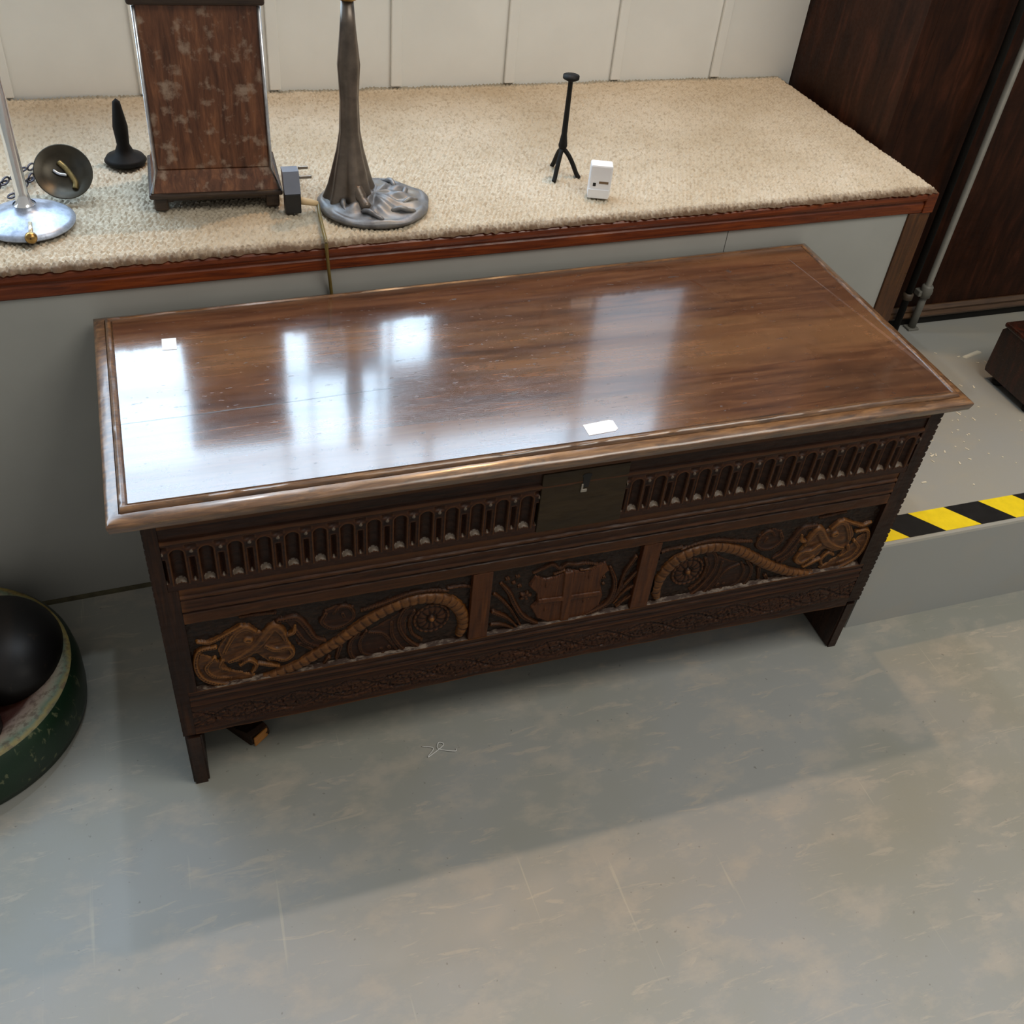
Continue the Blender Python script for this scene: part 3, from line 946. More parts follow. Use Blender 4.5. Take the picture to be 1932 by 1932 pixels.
def bottom_rail():
    nx, nz = 620, 52
    xs = np.linspace(0.0537, 1.1963, nx)
    zlow = np.interp(xs, [0.034, 0.236, 0.497, 0.678, 0.876, 1.108, 1.222], [0.131, 0.131, 0.136, 0.134, 0.131, 0.124, 0.121])
    T = np.linspace(0, 1, nz)
    X = np.repeat(xs[:, None], nz, 1)
    Z = zlow[:, None] + (0.2286 - zlow[:, None]) * T[None, :]
    H = np.zeros_like(X)
    # scratched scroll: two interlaced wavy lines and little leaves, plus punched ground
    for ph in (0.0, math.pi):
        zc = 0.166 + 0.017 * np.sin(2 * math.pi * X / 0.165 + ph)
        H -= 0.0022 * np.exp(-((Z - zc) / 0.0022) ** 2)
    lf = np.abs(np.sin(2 * math.pi * X / 0.041 + 60 * (Z - 0.166)))
    H -= 0.0013 * np.clip(1 - lf / 0.25, 0, 1) * np.exp(-((Z - 0.166) / 0.019) ** 4)
    pn_ = value_noise(X * 330, Z * 330, 51)
    H -= 0.0022 * np.clip((pn_ - 0.55) * 3, 0, 1) * np.exp(-((Z - 0.164) / 0.020) ** 4)
    # run mouldings above
    for zz, a in ((0.2185, -0.002), (0.2140, 0.0012), (0.2050, -0.0022), (0.1985, 0.0013), (0.1945, -0.0012)):
        H += a * np.exp(-((Z - zz) / 0.0018) ** 2)
    H += 0.0010 * (value_noise(X * 45, Z * 260, 57) - 0.5)
    V = np.stack([X, FO - H, Z], -1).reshape(-1, 3).tolist()
    idx = np.arange(nx * nz).reshape(nx, nz)
    F = np.stack([idx[:-1, :-1], idx[1:, :-1], idx[1:, 1:], idx[:-1, 1:]], -1).reshape(-1, 4).tolist()
    off = len(V)
    V += [(float(x), FO + 0.024, float(z)) for x, z in zip(xs, zlow)] + [(float(x), FO + 0.024, 0.2286) for x in xs]
    for i in range(nx - 1):
        F.append((int(idx[i, 0]), off + i, off + i + 1, int(idx[i + 1, 0])))
        F.append((int(idx[i, -1]), int(idx[i + 1, -1]), off + nx + i + 1, off + nx + i))
        F.append((off + i, off + nx + i, off + nx + i + 1, off + i + 1))
    return link_mesh('bottom_rail', V, F, M_FRONT, chest)


bottom_rail()


def side_board(name, xa, xb):
    pts = [(0.0225, 0.0), (0.0215, 0.1205), (0.0445, 0.1205), (0.0445, 0.5690), (0.440, 0.5690), (0.440, 0.0), (0.33, 0.0), (0.29, 0.07), (0.235, 0.10), (0.18, 0.07), (0.14, 0.0)]
    bm = bmesh.new()
    a = [bm.verts.new((xa, y, z)) for y, z in pts]
    b = [bm.verts.new((xb, y, z)) for y, z in pts]
    n = len(pts)
    bm.faces.new(a)
    bm.faces.new(list(reversed(b)))
    for i in range(n):
        bm.faces.new((a[i], a[(i + 1) % n], b[(i + 1) % n], b[i]))
    bmesh.ops.bevel(bm, geom=[e for e in bm.edges if abs(e.verts[0].co.x - e.verts[1].co.x) < 1e-6 and min(e.verts[0].co.z, e.verts[1].co.z) < 0.119], offset=0.003, segments=2, affect='EDGES')
    bmesh.ops.triangulate(bm, faces=[f for f in bm.faces if len(f.verts) > 4])
    return from_bm(name, bm, M_SIDE, chest)


side_board('side_board', 0.0365, 0.0610)
side_board('side_board', 1.1985, 1.2205)
box('back_board', (0.0595, 0.420, 0.10), (1.198, 0.4398, 0.5690), M_SIDE, chest)
box('base_board', (0.0595, 0.0445, 0.145), (1.198, 0.4195, 0.163), M_SIDE, chest)

# ================================================================== THINGS ON AND BY THE CHEST
def sticker(name, quad, z, label):
    bm = bmesh.new()
    lo = [bm.verts.new((x, y, z)) for x, y in quad]
    hi = [bm.verts.new((x, y, z + 0.0004)) for x, y in quad]
    bm.faces.new(list(reversed(lo)))
    bm.faces.new(hi)
    for i in range(len(quad)):
        j = (i + 1) % len(quad)
        bm.faces.new((lo[i], lo[j], hi[j], hi[i]))
    return tag(from_bm(name, bm, M_PAPER_GLINT), label, 'sticker')


sticker('lot_sticker', [(0.6275, 0.036), (0.668, 0.0385), (0.6735, 0.043), (0.673, 0.0615), (0.668, 0.0635), (0.6275, 0.060)], 0.5932, 'white paper lot sticker near the front edge of the chest lid')
sticker('reflection_square', [(0.0915, 0.349), (0.1115, 0.348), (0.1125, 0.3775), (0.0925, 0.378)], 0.5932, 'tiny white square in place of a reflection at the back left of the chest lid')  # solid white square painting in a reflection on the lid

wd = empty('wooden_wedge', (0.128, 0.098, 0))
wd.rotation_euler = (0, 0, math.radians(-52))
tag(wd, 'small orange-brown wooden wedge on the floor under the chest by its left foot', 'wedge')
M_WEDGE_LIT = wood('lit_wedge_wood', (0.25, 0.09, 0.018), (0.45, 0.18, 0.036), (0.6, 0.27, 0.06), 0.4, (30, 8, 30), 0.2)
M_WEDGE_SHADE = wood('shaded_wedge_wood', (0.012, 0.006, 0.003), (0.03, 0.013, 0.006), (0.06, 0.024, 0.009), 0.5, (30, 8, 30), 0.2, spec=0.2)  # same wedge darkened, its shade put into the colour
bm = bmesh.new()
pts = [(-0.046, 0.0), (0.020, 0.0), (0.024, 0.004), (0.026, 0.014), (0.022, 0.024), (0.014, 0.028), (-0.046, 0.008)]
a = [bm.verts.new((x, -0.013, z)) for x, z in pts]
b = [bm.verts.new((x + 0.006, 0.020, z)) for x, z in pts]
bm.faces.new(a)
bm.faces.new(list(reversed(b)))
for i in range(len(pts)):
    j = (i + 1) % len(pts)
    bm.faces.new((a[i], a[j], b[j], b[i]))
from_bm('wedge_body', bm, M_WEDGE_SHADE, wd)
box('lit_end', (0.0262, -0.011, 0.002), (0.0305, 0.018, 0.023), M_WEDGE_LIT, wd, 0.002)  # orange end face imitates the warm light falling on it

# clear thread curled on the floor under the front of the chest
pts = [(0.40 + 0.006 * k + 0.012 * math.sin(k * 1.9), -0.012 + 0.012 * math.cos(k * 1.3), 0.0016 + 0.0008 * (k % 2)) for k in range(9)]
tag(tube('plastic_thread', catmull(pts, 6), 0.0008, plain('clear_plastic', (0.62, 0.62, 0.60), 0.2, vary=0.05)), 'curl of clear plastic thread on the floor below the chest front', 'thread')

# ---- hazard tape along the step: every stripe its own piece
tape = empty('hazard_tape', (1.27, 0.066, STEP_Z))
tag(tape, 'black and yellow striped hazard tape along the edge of the step', 'tape')
M_YEL = plain('tape_yellow', (0.80, 0.60, 0.015), 0.42, vary=0.06, nscale=60)
M_BLK = plain('tape_black', (0.012, 0.012, 0.012), 0.38, vary=0.3, nscale=60)
TW = 0.058
far0, pitch = 1.362 - 0.0805, 0.0805


def stripe(i):
    fa, fb = far0 + i * pitch, far0 + (i + 1) * pitch
    sh = 0.045
    pts = [(fa + sh, 0), (fb + sh, 0), (fb, TW), (fa, TW)]
    xmin = 1.268
    # clip against the left end of the step
    out = []
    for k in range(4):
        p, q = pts[k], pts[(k + 1) % 4]
        if p[0] >= xmin:
            out.append(p)
        if (p[0] - xmin) * (q[0] - xmin) < 0:
            t = (xmin - p[0]) / (q[0] - p[0])
            out.append((xmin, p[1] + (q[1] - p[1]) * t))
    if len(out) < 3:
        return
    bm = bmesh.new()
    lo = [bm.verts.new((x - 1.27, y, 0.0002)) for x, y in out]
    hi = [bm.verts.new((x - 1.27, y, 0.0007)) for x, y in out]
    bm.faces.new(list(reversed(lo)))
    bm.faces.new(hi)
    for k in range(len(out)):
        j = (k + 1) % len(out)
        bm.faces.new((lo[k], lo[j], hi[j], hi[k]))
    black = i % 2 == 0
    from_bm('black_stripe' if black else 'yellow_stripe', bm, M_BLK if black else M_YEL, tape)


for i in range(-1, 16):
    stripe(i)

# ---- conduit on the panelling
cd = empty('conduit_pipe', (1.768, 0.700, STEP_Z))
tag(cd, 'grey steel conduit rising from the raised floor in front of the dark panelling', 'pipe')
M_CON = plain('grey_conduit', (0.15, 0.145, 0.125), 0.5, vary=0.15, nscale=25)
lathe('pipe', [(0.0085, 0.0), (0.0085, 0.085), (0.0075, 0.086), (0.0075, 2.6)], M_CON, cd, 20)
lathe('coupling', [(0.0085, 0.0855), (0.0135, 0.0865), (0.0135, 0.112), (0.0105, 0.116), (0.008, 0.1165)], M_CON, cd, 20, caps=False)
box('wall_clip', (-0.020, -0.004, 0.088), (0.018, 0.0155, 0.102), M_CON, cd, 0.002)
box('floor_flange', (-0.016, -0.012, 0.0003), (0.013, 0.012, 0.005), M_CON, cd, 0.001)

# thin black rod put in for the dark shadow between post and conduit
pp = empty('shadow_rod', (1.718, 0.697, STEP_Z))
tag(pp, 'thin black rod in place of the shadow left of the grey conduit', 'pipe')
lathe('pipe', [(0.008, 0.0), (0.008, 2.6)], M_BLACK, pp, 14)
lathe('collar', [(0.008, 0.085), (0.012, 0.087), (0.012, 0.100), (0.008, 0.102)], plain('brown_collar', (0.06, 0.04, 0.025), 0.6), pp, 14, caps=False)

# ---- low dark stool-like cabinet at the right edge
cb = empty('mahogany_footstool', (1.807, 0.34, STEP_Z))
tag(cb, 'dark mahogany footstool with small castors at the right edge of the raised floor', 'footstool')
M_CAB = wood('dark_mahogany', (0.010, 0.004, 0.003), (0.026, 0.008, 0.004), (0.075, 0.014, 0.006), 0.3, (20, 20, 3), 0.1)
prof = [(0.0, 0.022), (0.146, 0.022), (0.148, 0.03), (0.148, 0.125), (0.142, 0.132), (0.125, 0.134), (0.02, 0.134), (0.002, 0.128), (0.0, 0.12)]
prism_x('body', prof, 0.0, 0.42, M_CAB, cb)
box('top_rim', (-0.004, 0.004, 0.1345), (0.424, 0.146, 0.146), M_CAB, cb, 0.004)
for cx_ in (0.022, 0.39):
    for cy_ in (0.016, 0.118):
        o = lathe('castor', [(0.004, 0.0), (0.012, 0.002), (0.013, 0.009), (0.009, 0.014), (0.005, 0.0218)], M_BLACK, cb, 16, (cx_, cy_, 0))

# ---- paint flecks and splinters lying on the raised floor
M_CHIP = plain('pale_splinters', (0.62, 0.56, 0.44), 0.8, vary=0.1)
V, F = [], []
for k in range(120):
    if k < 70:
        x, y = 1.50 + 0.13 * rng.normal(), 0.36 + 0.09 * rng.normal()
    else:
        x, y = 1.42 + 0.55 * rng.random(), 0.2 + 0.48 * rng.random()
    if not (1.30 < x < 2.2 and 0.15 < y < 0.68):
        continue
    if 1.79 < x < 2.25 and 0.32 < y < 0.5:
        continue
    a = rng.random() * math.pi
    l, w = 0.0015 + 0.0045 * rng.random() ** 2, 0.0010 + 0.0010 * rng.random()
    c, s = math.cos(a), math.sin(a)
    o = len(V)
    for z in (STEP_Z + 0.0003, STEP_Z + 0.0013):
        for u, v in ((-l, -w), (l, -w * 0.6), (l, w * 0.7), (-l, w)):
            V.append((x + u * c - v * s, y + u * s + v * c, z))
    F += [(o, o + 3, o + 2, o + 1), (o + 4, o + 5, o + 6, o + 7)] + [(o + i, o + (i + 1) % 4, o + 4 + (i + 1) % 4, o + 4 + i) for i in range(4)]
ch = link_mesh('paint_flecks', V, F, M_CHIP)
ch['kind'] = 'stuff'
ch['label'] = 'pale paint flecks and splinters scattered on the raised floor'
ch['category'] = 'debris'
tag(link_mesh('wood_splinter', [(1.815, 0.566, STEP_Z + .0005), (1.824, 0.560, STEP_Z + .0005), (1.875, 0.572, STEP_Z + .0005), (1.868, 0.583, STEP_Z + .0005), (1.817, 0.566, STEP_Z + .004), (1.824, 0.562, STEP_Z + .004), (1.873, 0.573, STEP_Z + .004), (1.867, 0.580, STEP_Z + .004)], [(3, 2, 1, 0), (4, 5, 6, 7), (0, 1, 5, 4), (1, 2, 6, 5), (2, 3, 7, 6), (3, 0, 4, 7)], M_CHIP), 'long pale wood splinter on the raised floor below the dark panelling', 'splinter')

# ---- low round painted stand with dark domed lobes, cut by the left edge
tub = empty('painted_stand', (-0.326, 0.252, 0))
tag(tub, 'low round green-painted stand with a flaking cream rim and dark domed lobes', 'stand')


def tub_green():
    w = Mat('chipped_green_paint')
    n1 = w.noise(w.map(), 6, 4)
    col = w.mix(w.ramp(n1, [(0.35, 0.0), (0.65, 1.0)]), (0.006, 0.013, 0.008), (0.007, 0.027, 0.010))
    chips = w.noise(w.map((1, 1, 0.55)), 60, 3, 0.6, 0.4)
    col = w.mix(w.math('MULTIPLY', w.ramp(chips, [(0.60, 0.0), (0.66, 1.0)]), 0.7), col, (0.13, 0.14, 0.07))
    w.set(color=col, rough=0.42, spec=0.4)
    w.bump(chips, 0.2, 0.002)
    return w.m


def tub_rim():
    # concentric painted bands, broken up by flaking: red brown, pink cream, cream, pale green, gold, green
    w = Mat('flaking_painted_bands')
    sx = w.n('ShaderNodeSeparateXYZ')
    w.l(w.tc.outputs['Object'], sx.inputs[0])
    r = w.math('SQRT', w.math('ADD', w.math('MULTIPLY', sx.outputs[0], sx.outputs[0]), w.math('MULTIPLY', sx.outputs[1], sx.outputs[1])))
    n1 = w.noise(w.map(), 14, 4, 0.65, 0.5)
    n2 = w.noise(w.map(), 70, 4, 0.7)
    rr = w.math('ADD', r, w.math('MULTIPLY', w.math('SUBTRACT', n1, 0.5), 0.030))
    t = w.math('DIVIDE', w.math('SUBTRACT', rr, 0.120), 0.092)
    col = w.ramp(t, [(0.0, (0.035, 0.009, 0.006)), (0.30, (0.05, 0.014, 0.009)), (0.40, (0.21, 0.145, 0.115)), (0.55, (0.25, 0.19, 0.14)), (0.68, (0.21, 0.20, 0.14)), (0.76, (0.10, 0.135, 0.085)), (0.84, (0.20, 0.145, 0.035)), (0.93, (0.05, 0.06, 0.02)), (1.0, (0.012, 0.026, 0.012))])
    col = w.mix(w.math('MULTIPLY', w.ramp(n2, [(0.50, 0.0), (0.62, 1.0)]), 0.6), col, (0.06, 0.026, 0.015))
    w.set(color=col, rough=0.5, spec=0.35)
    w.bump(n2, 0.4, 0.003)
    return w.m


R0 = 0.212
M_TG, M_TR = tub_green(), tub_rim()
lathe('side_wall', [(R0 - 0.012, 0.0), (R0 - 0.002, 0.004), (R0, 0.02), (R0 + 0.001, 0.06), (R0 - 0.003, 0.088), (R0 - 0.010, 0.0975)], M_TG, tub, 96, caps=False)
lathe('painted_rim', [(R0 - 0.010, 0.0975), (R0 - 0.018, 0.0995), (R0 - 0.030, 0.0970), (R0 - 0.050, 0.089), (R0 - 0.075, 0.078)], M_TR, tub, 96, caps=False)
lathe('inner_dish', [(R0 - 0.075, 0.078), (R0 - 0.10, 0.066), (0.05, 0.056), (0.001, 0.055)], M_TR, tub, 96, caps=False)
lathe('underside', [(0.001, 0.002), (R0 - 0.012, 0.002), (R0 - 0.012, 0.0005), (0.001, 0.0005)], M_TG, tub, 48, caps=False)


def lobe_mat():
    w = Mat('dark_lacquered_lobe')
    n1 = w.noise(w.map(), 42, 5, 0.7)
    col = w.mix(w.math('MULTIPLY', w.ramp(n1, [(0.60, 0.0), (0.72, 1.0)]), 0.5), (0.006, 0.005, 0.005), (0.055, 0.038, 0.022))
    w.set(color=col, rough=0.42, spec=0.3)
    return w.m


M_LOBE = lobe_mat()
for lx, ly, rx, ry, rot in ((0.100, 0.046, 0.090, 0.112, 20), (0.022, -0.112, 0.078, 0.078, 0), (-0.100, 0.07, 0.095, 0.10, 30)):
    bm = bmesh.new()
    bmesh.ops.create_uvsphere(bm, u_segments=48, v_segments=28, radius=1.0)
    for v in bm.verts:
        v.co = Vector((v.co.x * rx, v.co.y * ry, v.co.z * 0.058))
    o = from_bm('dark_lobe', bm, M_LOBE, tub, True)
    o.location = (lx, ly, 0.088)
    o.rotation_euler = (0, 0, math.radians(rot))
M_SILV = plain('worn_silver', (0.55, 0.56, 0.58), 0.3, 0.9, vary=0.25, nscale=60)
kn = empty('silver_knob', (-0.262, 0.437, 0.0935))
tag(kn, 'small worn silver knob on the rim of the green stand', 'knob')
lathe('knob_head', [(0.004, 0.006), (0.004, 0.014), (0.011, 0.017), (0.013, 0.024), (0.009, 0.031), (0.002, 0.033)], M_SILV, kn, 24)

# ================================================================== THINGS ON THE PLATFORM
CZ = 0.6745                            # resting height on the pile

# pewter lamp foot with brass knob
pl = empty('pewter_lamp_foot', (-0.070, 0.600, CZ))
tag(pl, 'pewter lamp foot with a bright stem and brass knob at the left of the carpet', 'lamp')


def pewter():
    w = Mat('pitted_pewter')
    n1 = w.noise(w.map((1, 1, 1)), 45, 5, 0.7)
    col = w.ramp(n1, [(0.35, (0.24, 0.28, 0.36)), (0.6, (0.46, 0.52, 0.64)), (0.75, (0.17, 0.19, 0.24))])
    w.set(color=col, rough=w.ramp(n1, [(0.3, 0.30), (0.7, 0.48)]), metal=0.55)
    w.bump(n1, 0.3, 0.002)
    return w.m


M_PEW = pewter()
M_BRASS = plain('old_brass', (0.36, 0.22, 0.07), 0.3, 0.9, vary=0.3, nscale=80)
lathe('dish', [(0.001, 0.0), (0.055, 0.0), (0.066, 0.003), (0.067, 0.006), (0.060, 0.011), (0.045, 0.017), (0.028, 0.023), (0.018, 0.027), (0.016, 0.032)], M_PEW, pl, 64, caps=False)
lathe('stem', [(0.016, 0.030), (0.011, 0.034), (0.009, 0.05), (0.0085, 0.12), (0.010, 0.19), (0.007, 0.25), (0.006, 0.30), (0.009, 0.31), (0.002, 0.315)], plain('polished_nickel', (0.85, 0.87, 0.9), 0.16, 0.85, vary=0.05), pl, 32, caps=False)
kb = lathe('knob', [(0.001, 0.0), (0.006, 0.001), (0.0085, 0.006), (0.0085, 0.012), (0.006, 0.016), (0.001, 0.017)], M_BRASS, pl, 24, caps=False)
kb.rotation_euler = (math.radians(75), 0, 0)
kb.location = (0.006, -0.061, 0.010)
tube('knob_shaft', [(0.006, -0.04, 0.0205), (0.006, -0.063, 0.0115)], 0.0032, plain('pale_brass', (0.8, 0.7, 0.5), 0.25, 0.8), pl, 12)

# dark chain lying behind the pewter foot
chn = empty('dark_chain', (-0.100, 0.700, CZ))
tag(chn, 'dark metal chain lying on the carpet behind the pewter lamp foot', 'chain')
M_CHAIN = plain('dark_steel_chain', (0.07, 0.07, 0.09), 0.35, 0.8, vary=0.3, nscale=60)
def chain_run(a, b, n):
    for k in range(n):
        t = k / (n - 1)
        c = Vector(a).lerp(Vector(b), t) + Vector((0.003 * math.sin(k * 2.2), 0.002 * math.cos(k * 1.7), 0))
        dirv = (Vector(b) - Vector(a)).normalized()
        sid = Vector((0, 0, 1)) if k % 2 else Vector((-dirv.y, dirv.x, 0))
        ring = [c + dirv * (0.0085 * math.cos(s)) + sid * (0.0048 * math.sin(s)) + Vector((0, 0, 0.0065)) for s in np.linspace(0, 2 * math.pi, 16, endpoint=False)]
        tube('link', ring, 0.0016, M_CHAIN, chn, 6, True)
chain_run((-0.04, -0.02, 0), (0.030, 0.085, 0), 10)
chain_run((0.006, -0.02, 0), (0.042, 0.06, 0), 7)

# dark bronze dish leaning back
dk = empty('bronze_dish', (-0.014, 0.690, CZ))
tag(dk, 'dark bronze round dish tilted up behind the pewter lamp foot', 'dish')
M_BRONZE = plain('dark_bronze', (0.030, 0.025, 0.016), 0.35, 0.6, vary=0.45, nscale=30)
d = lathe('bowl', [(0.001, 0.0), (0.020, 0.001), (0.033, 0.005), (0.041, 0.012), (0.0425, 0.0145), (0.041, 0.0145), (0.031, 0.0075), (0.018, 0.004), (0.001, 0.003)], M_BRONZE, dk, 56, caps=False)
d.rotation_euler = (math.radians(48), 0, math.radians(4))
d.location = (0, 0.0, 0.0325)
M_GILT = plain('rubbed_gilt', (0.20, 0.15, 0.06), 0.4, 0.7, vary=0.4, nscale=90)
f1 = tube('relief_figure', catmull([(-0.004, 0.018, 0.0055), (0.004, 0.008, 0.0062), (0.010, -0.004, 0.0062), (0.014, -0.016, 0.0062), (0.012, -0.025, 0.0072)], 6), 0.0045, M_GILT, d, 8)
f2 = tube('relief_arm', catmull([(-0.014, 0.006, 0.006), (-0.007, 0.0, 0.0058), (0.004, -0.003, 0.006)], 5), 0.0025, M_SILV, d, 8)
box('rest', (-0.012, 0.010, 0.0), (0.012, 0.042, 0.020), M_BRONZE, dk, 0.003)

# dark turned foot further back, only its near rim in the picture
lo_ = lathe('turned_foot', [(0.001, 0.0), (0.030, 0.0), (0.034, 0.004), (0.030, 0.010), (0.016, 0.016), (0.010, 0.03), (0.012, 0.06), (0.006, 0.10), (0.001, 0.105)], M_BLACK, None, 40, caps=False)
lo_.location = (0.078, 0.800, CZ)
tag(lo_, 'dark turned foot standing behind and left of the wooden case', 'ornament')

# wooden case on bracket feet
cs = empty('wooden_case', (0.207, 0.605, CZ))
tag(cs, 'worn brown wooden case on bracket feet in the middle left of the carpet', 'case')


def case_mat():
    w = Mat('crackled_brown_veneer')
    g = w.noise(w.map((40, 40, 5)), 2.5, 5, 0.65, 0.5)
    col = w.ramp(g, [(0.30, (0.05, 0.018, 0.009)), (0.52, (0.13, 0.05, 0.024)), (0.72, (0.24, 0.10, 0.045))])
    k = w.noise(w.map((30, 30, 30)), 1.6, 4, 0.6)
    col = w.mix(w.math('MULTIPLY', w.ramp(k, [(0.54, 0.0), (0.70, 1.0)]), 0.7), col, (0.36, 0.27, 0.20))
    w.set(color=col, rough=0.4)
    w.bump(g, 0.2, 0.001)
    return w.m


M_CASE = case_mat()
M_CASED = wood('dark_case_wood', (0.016, 0.008, 0.005), (0.04, 0.022, 0.012), (0.075, 0.045, 0.026), 0.45, (6, 40, 40), 0.3)
ROT = math.radians(-2.5)
cs.rotation_euler = (0, 0, ROT)
W = 0.096


def frustum(name, w0, y0a, y0b, z0, w1, y1a, y1b, z1, mat, parent):
    vs = [(-w0, y0a, z0), (w0, y0a, z0), (w0, y0b, z0), (-w0, y0b, z0), (-w1, y1a, z1), (w1, y1a, z1), (w1, y1b, z1), (-w1, y1b, z1)]
    fs = [(3, 2, 1, 0), (4, 5, 6, 7), (0, 1, 5, 4), (1, 2, 6, 5), (2, 3, 7, 6), (3, 0, 4, 7)]
    return link_mesh(name, vs, fs, mat, parent)


for sx_ in (-1, 1):
    for yy in (0.003, 0.118):
        bm = bmesh.new()
        bm_box(bm, (sx_ * (W - 0.011) - 0.0105, yy, 0.0), (sx_ * (W - 0.011) + 0.0105, yy + 0.024, 0.0215), 0.003)
        bm_box(bm, (sx_ * (W - 0.022) - 0.008, yy + 0.004, 0.012), (sx_ * (W - 0.022) + 0.008, yy + 0.018, 0.0215), 0.002)
        from_bm('bracket_foot', bm, M_CASED, cs)
box('apron', (-W + 0.02, 0.008, 0.014), (W - 0.02, 0.014, 0.0217), M_CASED, cs, 0.001)
box('plinth', (-W - 0.005, -0.004, 0.022), (W + 0.005, 0.146, 0.031), M_CASED, cs, 0.003)
frustum('cavetto', W, 0.0, 0.142, 0.0312, W - 0.011, 0.012, 0.132, 0.062, M_CASE, cs)
box('case_body', (-W + 0.012, 0.013, 0.0622), (W - 0.012, 0.130, 0.300), M_CASE, cs, 0.002)
box('cornice', (-W + 0.003, 0.004, 0.3002), (W - 0.003, 0.140, 0.318), M_CASED, cs, 0.004)
for sx_ in (-1, 1):
    tube('silver_edging', [(sx_ * (W + 0.0005), -0.0005, 0.032), (sx_ * (W - 0.010), 0.0115, 0.062), (sx_ * (W - 0.0115), 0.0125, 0.298)], 0.0028, M_SILV, cs, 8)

# black plug with its cord going over the platform edge
pg = empty('power_plug', (0.3195, 0.583, CZ))
tag(pg, 'black three-pin power plug with cream cord grip beside the wooden case', 'plug')
M_PLUG = plain('black_plug_plastic', (0.010, 0.010, 0.011), 0.35, vary=0.2)
M_PLUGF = plain('blue_grey_plug_face', (0.16, 0.18, 0.23), 0.3, vary=0.1)
bm = bmesh.new()
bm_box(bm, (-0.0125, -0.010, 0.001), (0.0125, 0.010, 0.034), 0.002)
pb = from_bm('plug_body', bm, M_PLUG, pg)
frustum('plug_face', 0.0125, -0.010, 0.010, 0.0342, 0.0125, 0.002, 0.022, 0.066, M_PLUGF, pg)
box('pin', (0.0145, 0.012, 0.048), (0.034, 0.016, 0.053), M_IRON, pg, 0.001)
box('pin', (0.0145, 0.020, 0.060), (0.030, 0.024, 0.065), M_IRON, pg, 0.001)
tube('cord_grip', [(0.0127, 0.0, 0.018), (0.028, 0.002, 0.014), (0.040, 0.0, 0.011)], [0.006, 0.0055, 0.004], plain('cream_rubber', (0.62, 0.44, 0.24), 0.5, vary=0.1), pg, 14)
cord = [(0.3600, 0.583, CZ + 0.0110), (0.3575, 0.560, CZ + 0.006), (0.3545, 0.520, CZ + 0.006), (0.3525, 0.490, CZ + 0.0050), (0.3520, 0.4750, CZ + 0.001), (0.3530, 0.4755, 0.655), (0.3555, 0.4780, 0.62), (0.3580, 0.4835, 0.595), (0.3600, 0.4852, 0.56), (0.3600, 0.4852, 0.45), (0.350, 0.4850, 0.30)]
tag(tube('flex_cord', catmull(cord, 8), 0.0027, plain('olive_flex', (0.16, 0.115, 0.03), 0.4, vary=0.2, nscale=60), None, 10), 'olive-brown flex cord hanging over the mahogany edging behind the chest', 'cord')

# ornate lamp foot: shell-like round base with a draped column
lf = empty('ornate_lamp_base', (0.452, 0.588, CZ))
tag(lf, 'ornate grey-bronze table lamp base with wavy leaf relief and draped column', 'lamp')


def bronze_grey():
    w = Mat('grey_patinated_bronze')
    n1 = w.noise(w.map((1, 1, 1)), 26, 5, 0.65)
    col = w.ramp(n1, [(0.32, (0.075, 0.075, 0.078)), (0.52, (0.175, 0.175, 0.18)), (0.7, (0.22, 0.195, 0.16))])
    w.set(color=col, rough=0.42, metal=0.3)
    w.bump(n1, 0.25, 0.002)
    return w.m


M_BG = bronze_grey()
M_BGB = plain('brown_patinated_bronze', (0.13, 0.105, 0.085), 0.36, 0.5, vary=0.35, nscale=40)
nr, na = 46, 180
vs, fs = [], []
SXo, SYo = -0.036, 0.012               # the column stands off centre on the base
for i in range(nr + 1):
    t = i / nr
    for k in range(na):
        a = 2 * math.pi * k / na
        edge = 0.0905 * (1 + 0.018 * math.sin(5 * a + 0.6) + 0.012 * math.sin(9 * a))
        r = edge * t
        x, y = r * math.cos(a), r * math.sin(a) * 0.93
        z = 0.006 + 0.018 * (1 - t ** 2.2)
        wv = math.sin(6 * a + 7 * t + 1.2 * math.sin(3 * a)) * math.sin(math.pi * min(1, t * 1.02))
        wv2 = math.sin(11 * a - 9 * t + 2.0) * math.sin(math.pi * t) ** 2
        z += 0.0030 * wv + 0.0022 * wv2
        if t > 0.86:
            z += 0.003 * math.sin((t - 0.86) / 0.14 * math.pi) * (0.6 + 0.4 * math.sin(7 * a))
        vs.append((x, y, max(0.0035, z)))
for k in range(na):
    a = 2 * math.pi * k / na
    vs.append((0.0885 * math.cos(a), 0.0885 * math.sin(a) * 0.93, 0.0))
for i in range(nr + 1):
    for k in range(na):
        k2 = (k + 1) % na
        j = i + 1
        fs.append((i * na + k, j * na + k, j * na + k2, i * na + k2))
fs.append(tuple(reversed(range((nr + 1) * na, (nr + 2) * na))))
link_mesh('relief_base', vs, fs, M_BG, lf, True)
vs, fs = [], []
na, prof = 72, [(0.040, 0.010, .9), (0.0365, 0.020, .85), (0.0325, 0.034, .7), (0.029, 0.050, .6), (0.025, 0.068, .55), (0.020, 0.09, .5), (0.0155, 0.12, .4), (0.014, 0.17, .3), (0.017, 0.22, .2), (0.012, 0.27, .1), (0.009, 0.31, 0)]
for r, z, fo_ in prof:
    for k in range(na):
        a = 2 * math.pi * k / na
        rr = r * (1 + 0.16 * fo_ * math.sin(7 * a + 8 * z) + 0.10 * fo_ * math.sin(4 * a + 1))
        vs.append((SXo + rr * math.cos(a), SYo + rr * math.sin(a), z))
for i in range(len(prof) - 1):
    for k in range(na):
        k2 = (k + 1) % na
        fs.append((i * na + k, i * na + k2, (i + 1) * na + k2, (i + 1) * na + k))
fs.append(tuple(range((len(prof) - 1) * na, len(prof) * na)))
link_mesh('draped_column', vs, fs, M_BGB, lf, True)
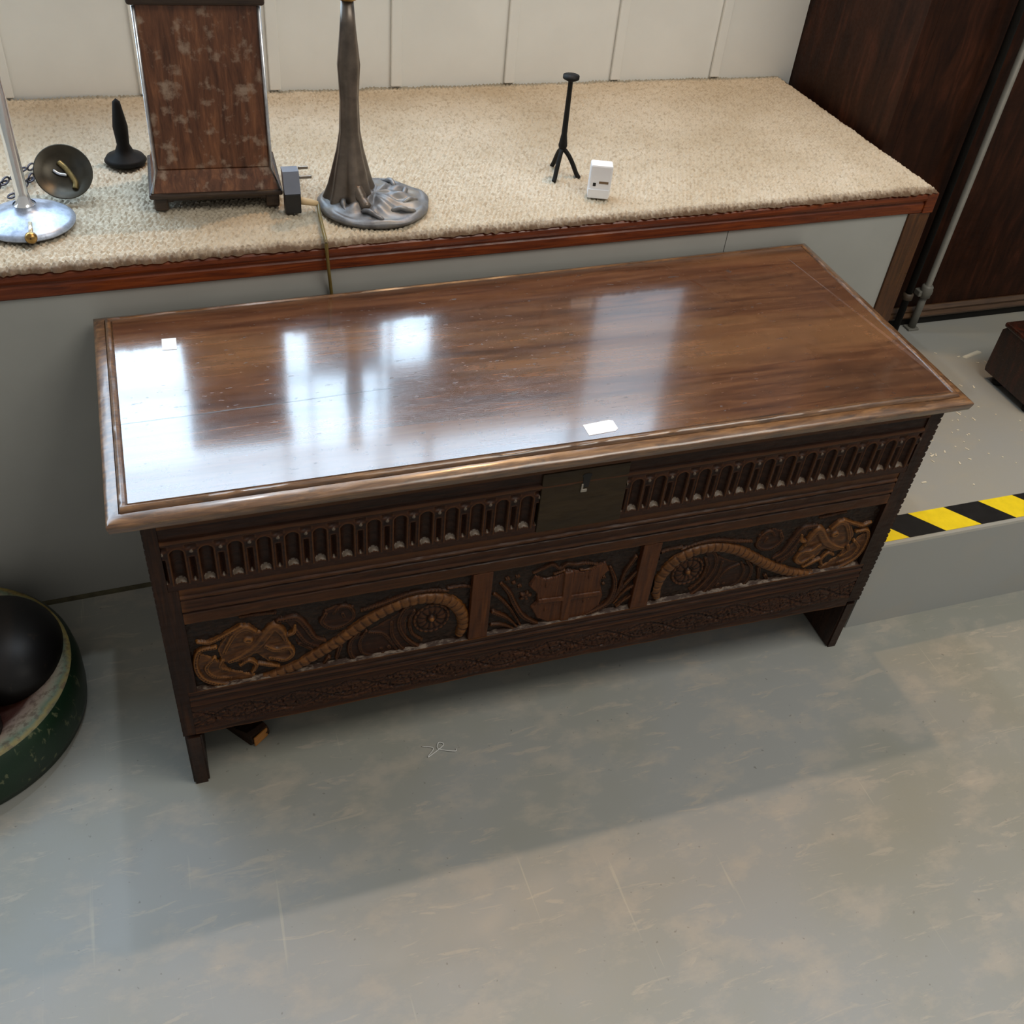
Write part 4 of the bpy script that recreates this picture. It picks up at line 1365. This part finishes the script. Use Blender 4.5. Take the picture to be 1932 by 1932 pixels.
tube('drape_tail', catmull([(SXo + 0.004, SYo - 0.026, 0.038), (SXo + 0.010, SYo - 0.040, 0.024), (SXo + 0.016, SYo - 0.058, 0.018)], 6), [0.010] * 6 + [0.008] * 6 + [0.003], M_BGB, lf, 12)
lathe('lamp_holder', [(0.009, 0.3102), (0.014, 0.312), (0.014, 0.345), (0.010, 0.348)], M_BRASS, lf, 24, (SXo, SYo, 0))
for a0, r0 in ((0.2, 0.055), (0.9, 0.062), (-0.5, 0.058), (-1.1, 0.066), (2.6, 0.060), (3.5, 0.058), (-1.9, 0.066)):
    c = [(r0 * math.cos(a0 + s * 0.16) * (1 + 0.10 * s), 0.93 * r0 * math.sin(a0 + s * 0.16) * (1 + 0.10 * s), 0.0195 - 0.004 * abs(s)) for s in (-2, -1, 0, 1, 2)]
    tube('raised_leaf', catmull(c, 4), [0.002] * 4 + [0.0040] * 4 + [0.0045] * 4 + [0.0035] * 4 + [0.0015], M_BG, lf, 8)

# white plug adaptor and a dark stand behind it
wa = empty('white_adaptor', (0.838, 0.562, CZ))
tag(wa, 'white plastic plug adaptor standing on the carpet right of the lamps', 'adaptor')
wa.rotation_euler = (0, 0, math.radians(-20))
M_WHT = plain('white_plastic', (0.80, 0.80, 0.82), 0.35, vary=0.03)
bm = bmesh.new()
bm_box(bm, (-0.019, 0.0, 0.0), (0.019, 0.024, 0.058), 0.003)
ab = from_bm('adaptor_body', bm, M_WHT, wa)
box('socket_slot', (-0.002, -0.0006, 0.026), (0.014, 0.0008, 0.030), plain('brown_slot', (0.16, 0.10, 0.05), 0.5), wa, 0.0003)
box('socket_hole', (-0.012, -0.0008, 0.021), (-0.007, 0.0008, 0.027), M_HOLE, wa, 0.0003)
box('front_ridge', (-0.019, -0.002, 0.0), (0.017, 0.0, 0.016), M_WHT, wa, 0.0008)

ds = empty('dark_wire_stand', (0.806, 0.668, CZ))
tag(ds, 'dark metal stand with curled feet behind the white adaptor', 'stand')
for a0 in (-2.2, -0.6, 1.6):
    c = [(0.03 * t_ * math.cos(a0), 0.03 * t_ * math.sin(a0), 0.045 - 0.040 * t_ ** 1.5 + 0.006 * max(0, t_ - 1) * 4) for t_ in (0.1, 0.4, 0.7, 1.0, 1.2)]
    tube('curled_foot', catmull(c, 5), 0.0040, M_BLACK, ds, 10)
lathe('stand_stem', [(0.005, 0.04), (0.008, 0.05), (0.005, 0.07), (0.004, 0.16), (0.014, 0.165), (0.014, 0.17), (0.002, 0.172)], M_BLACK, ds, 20)
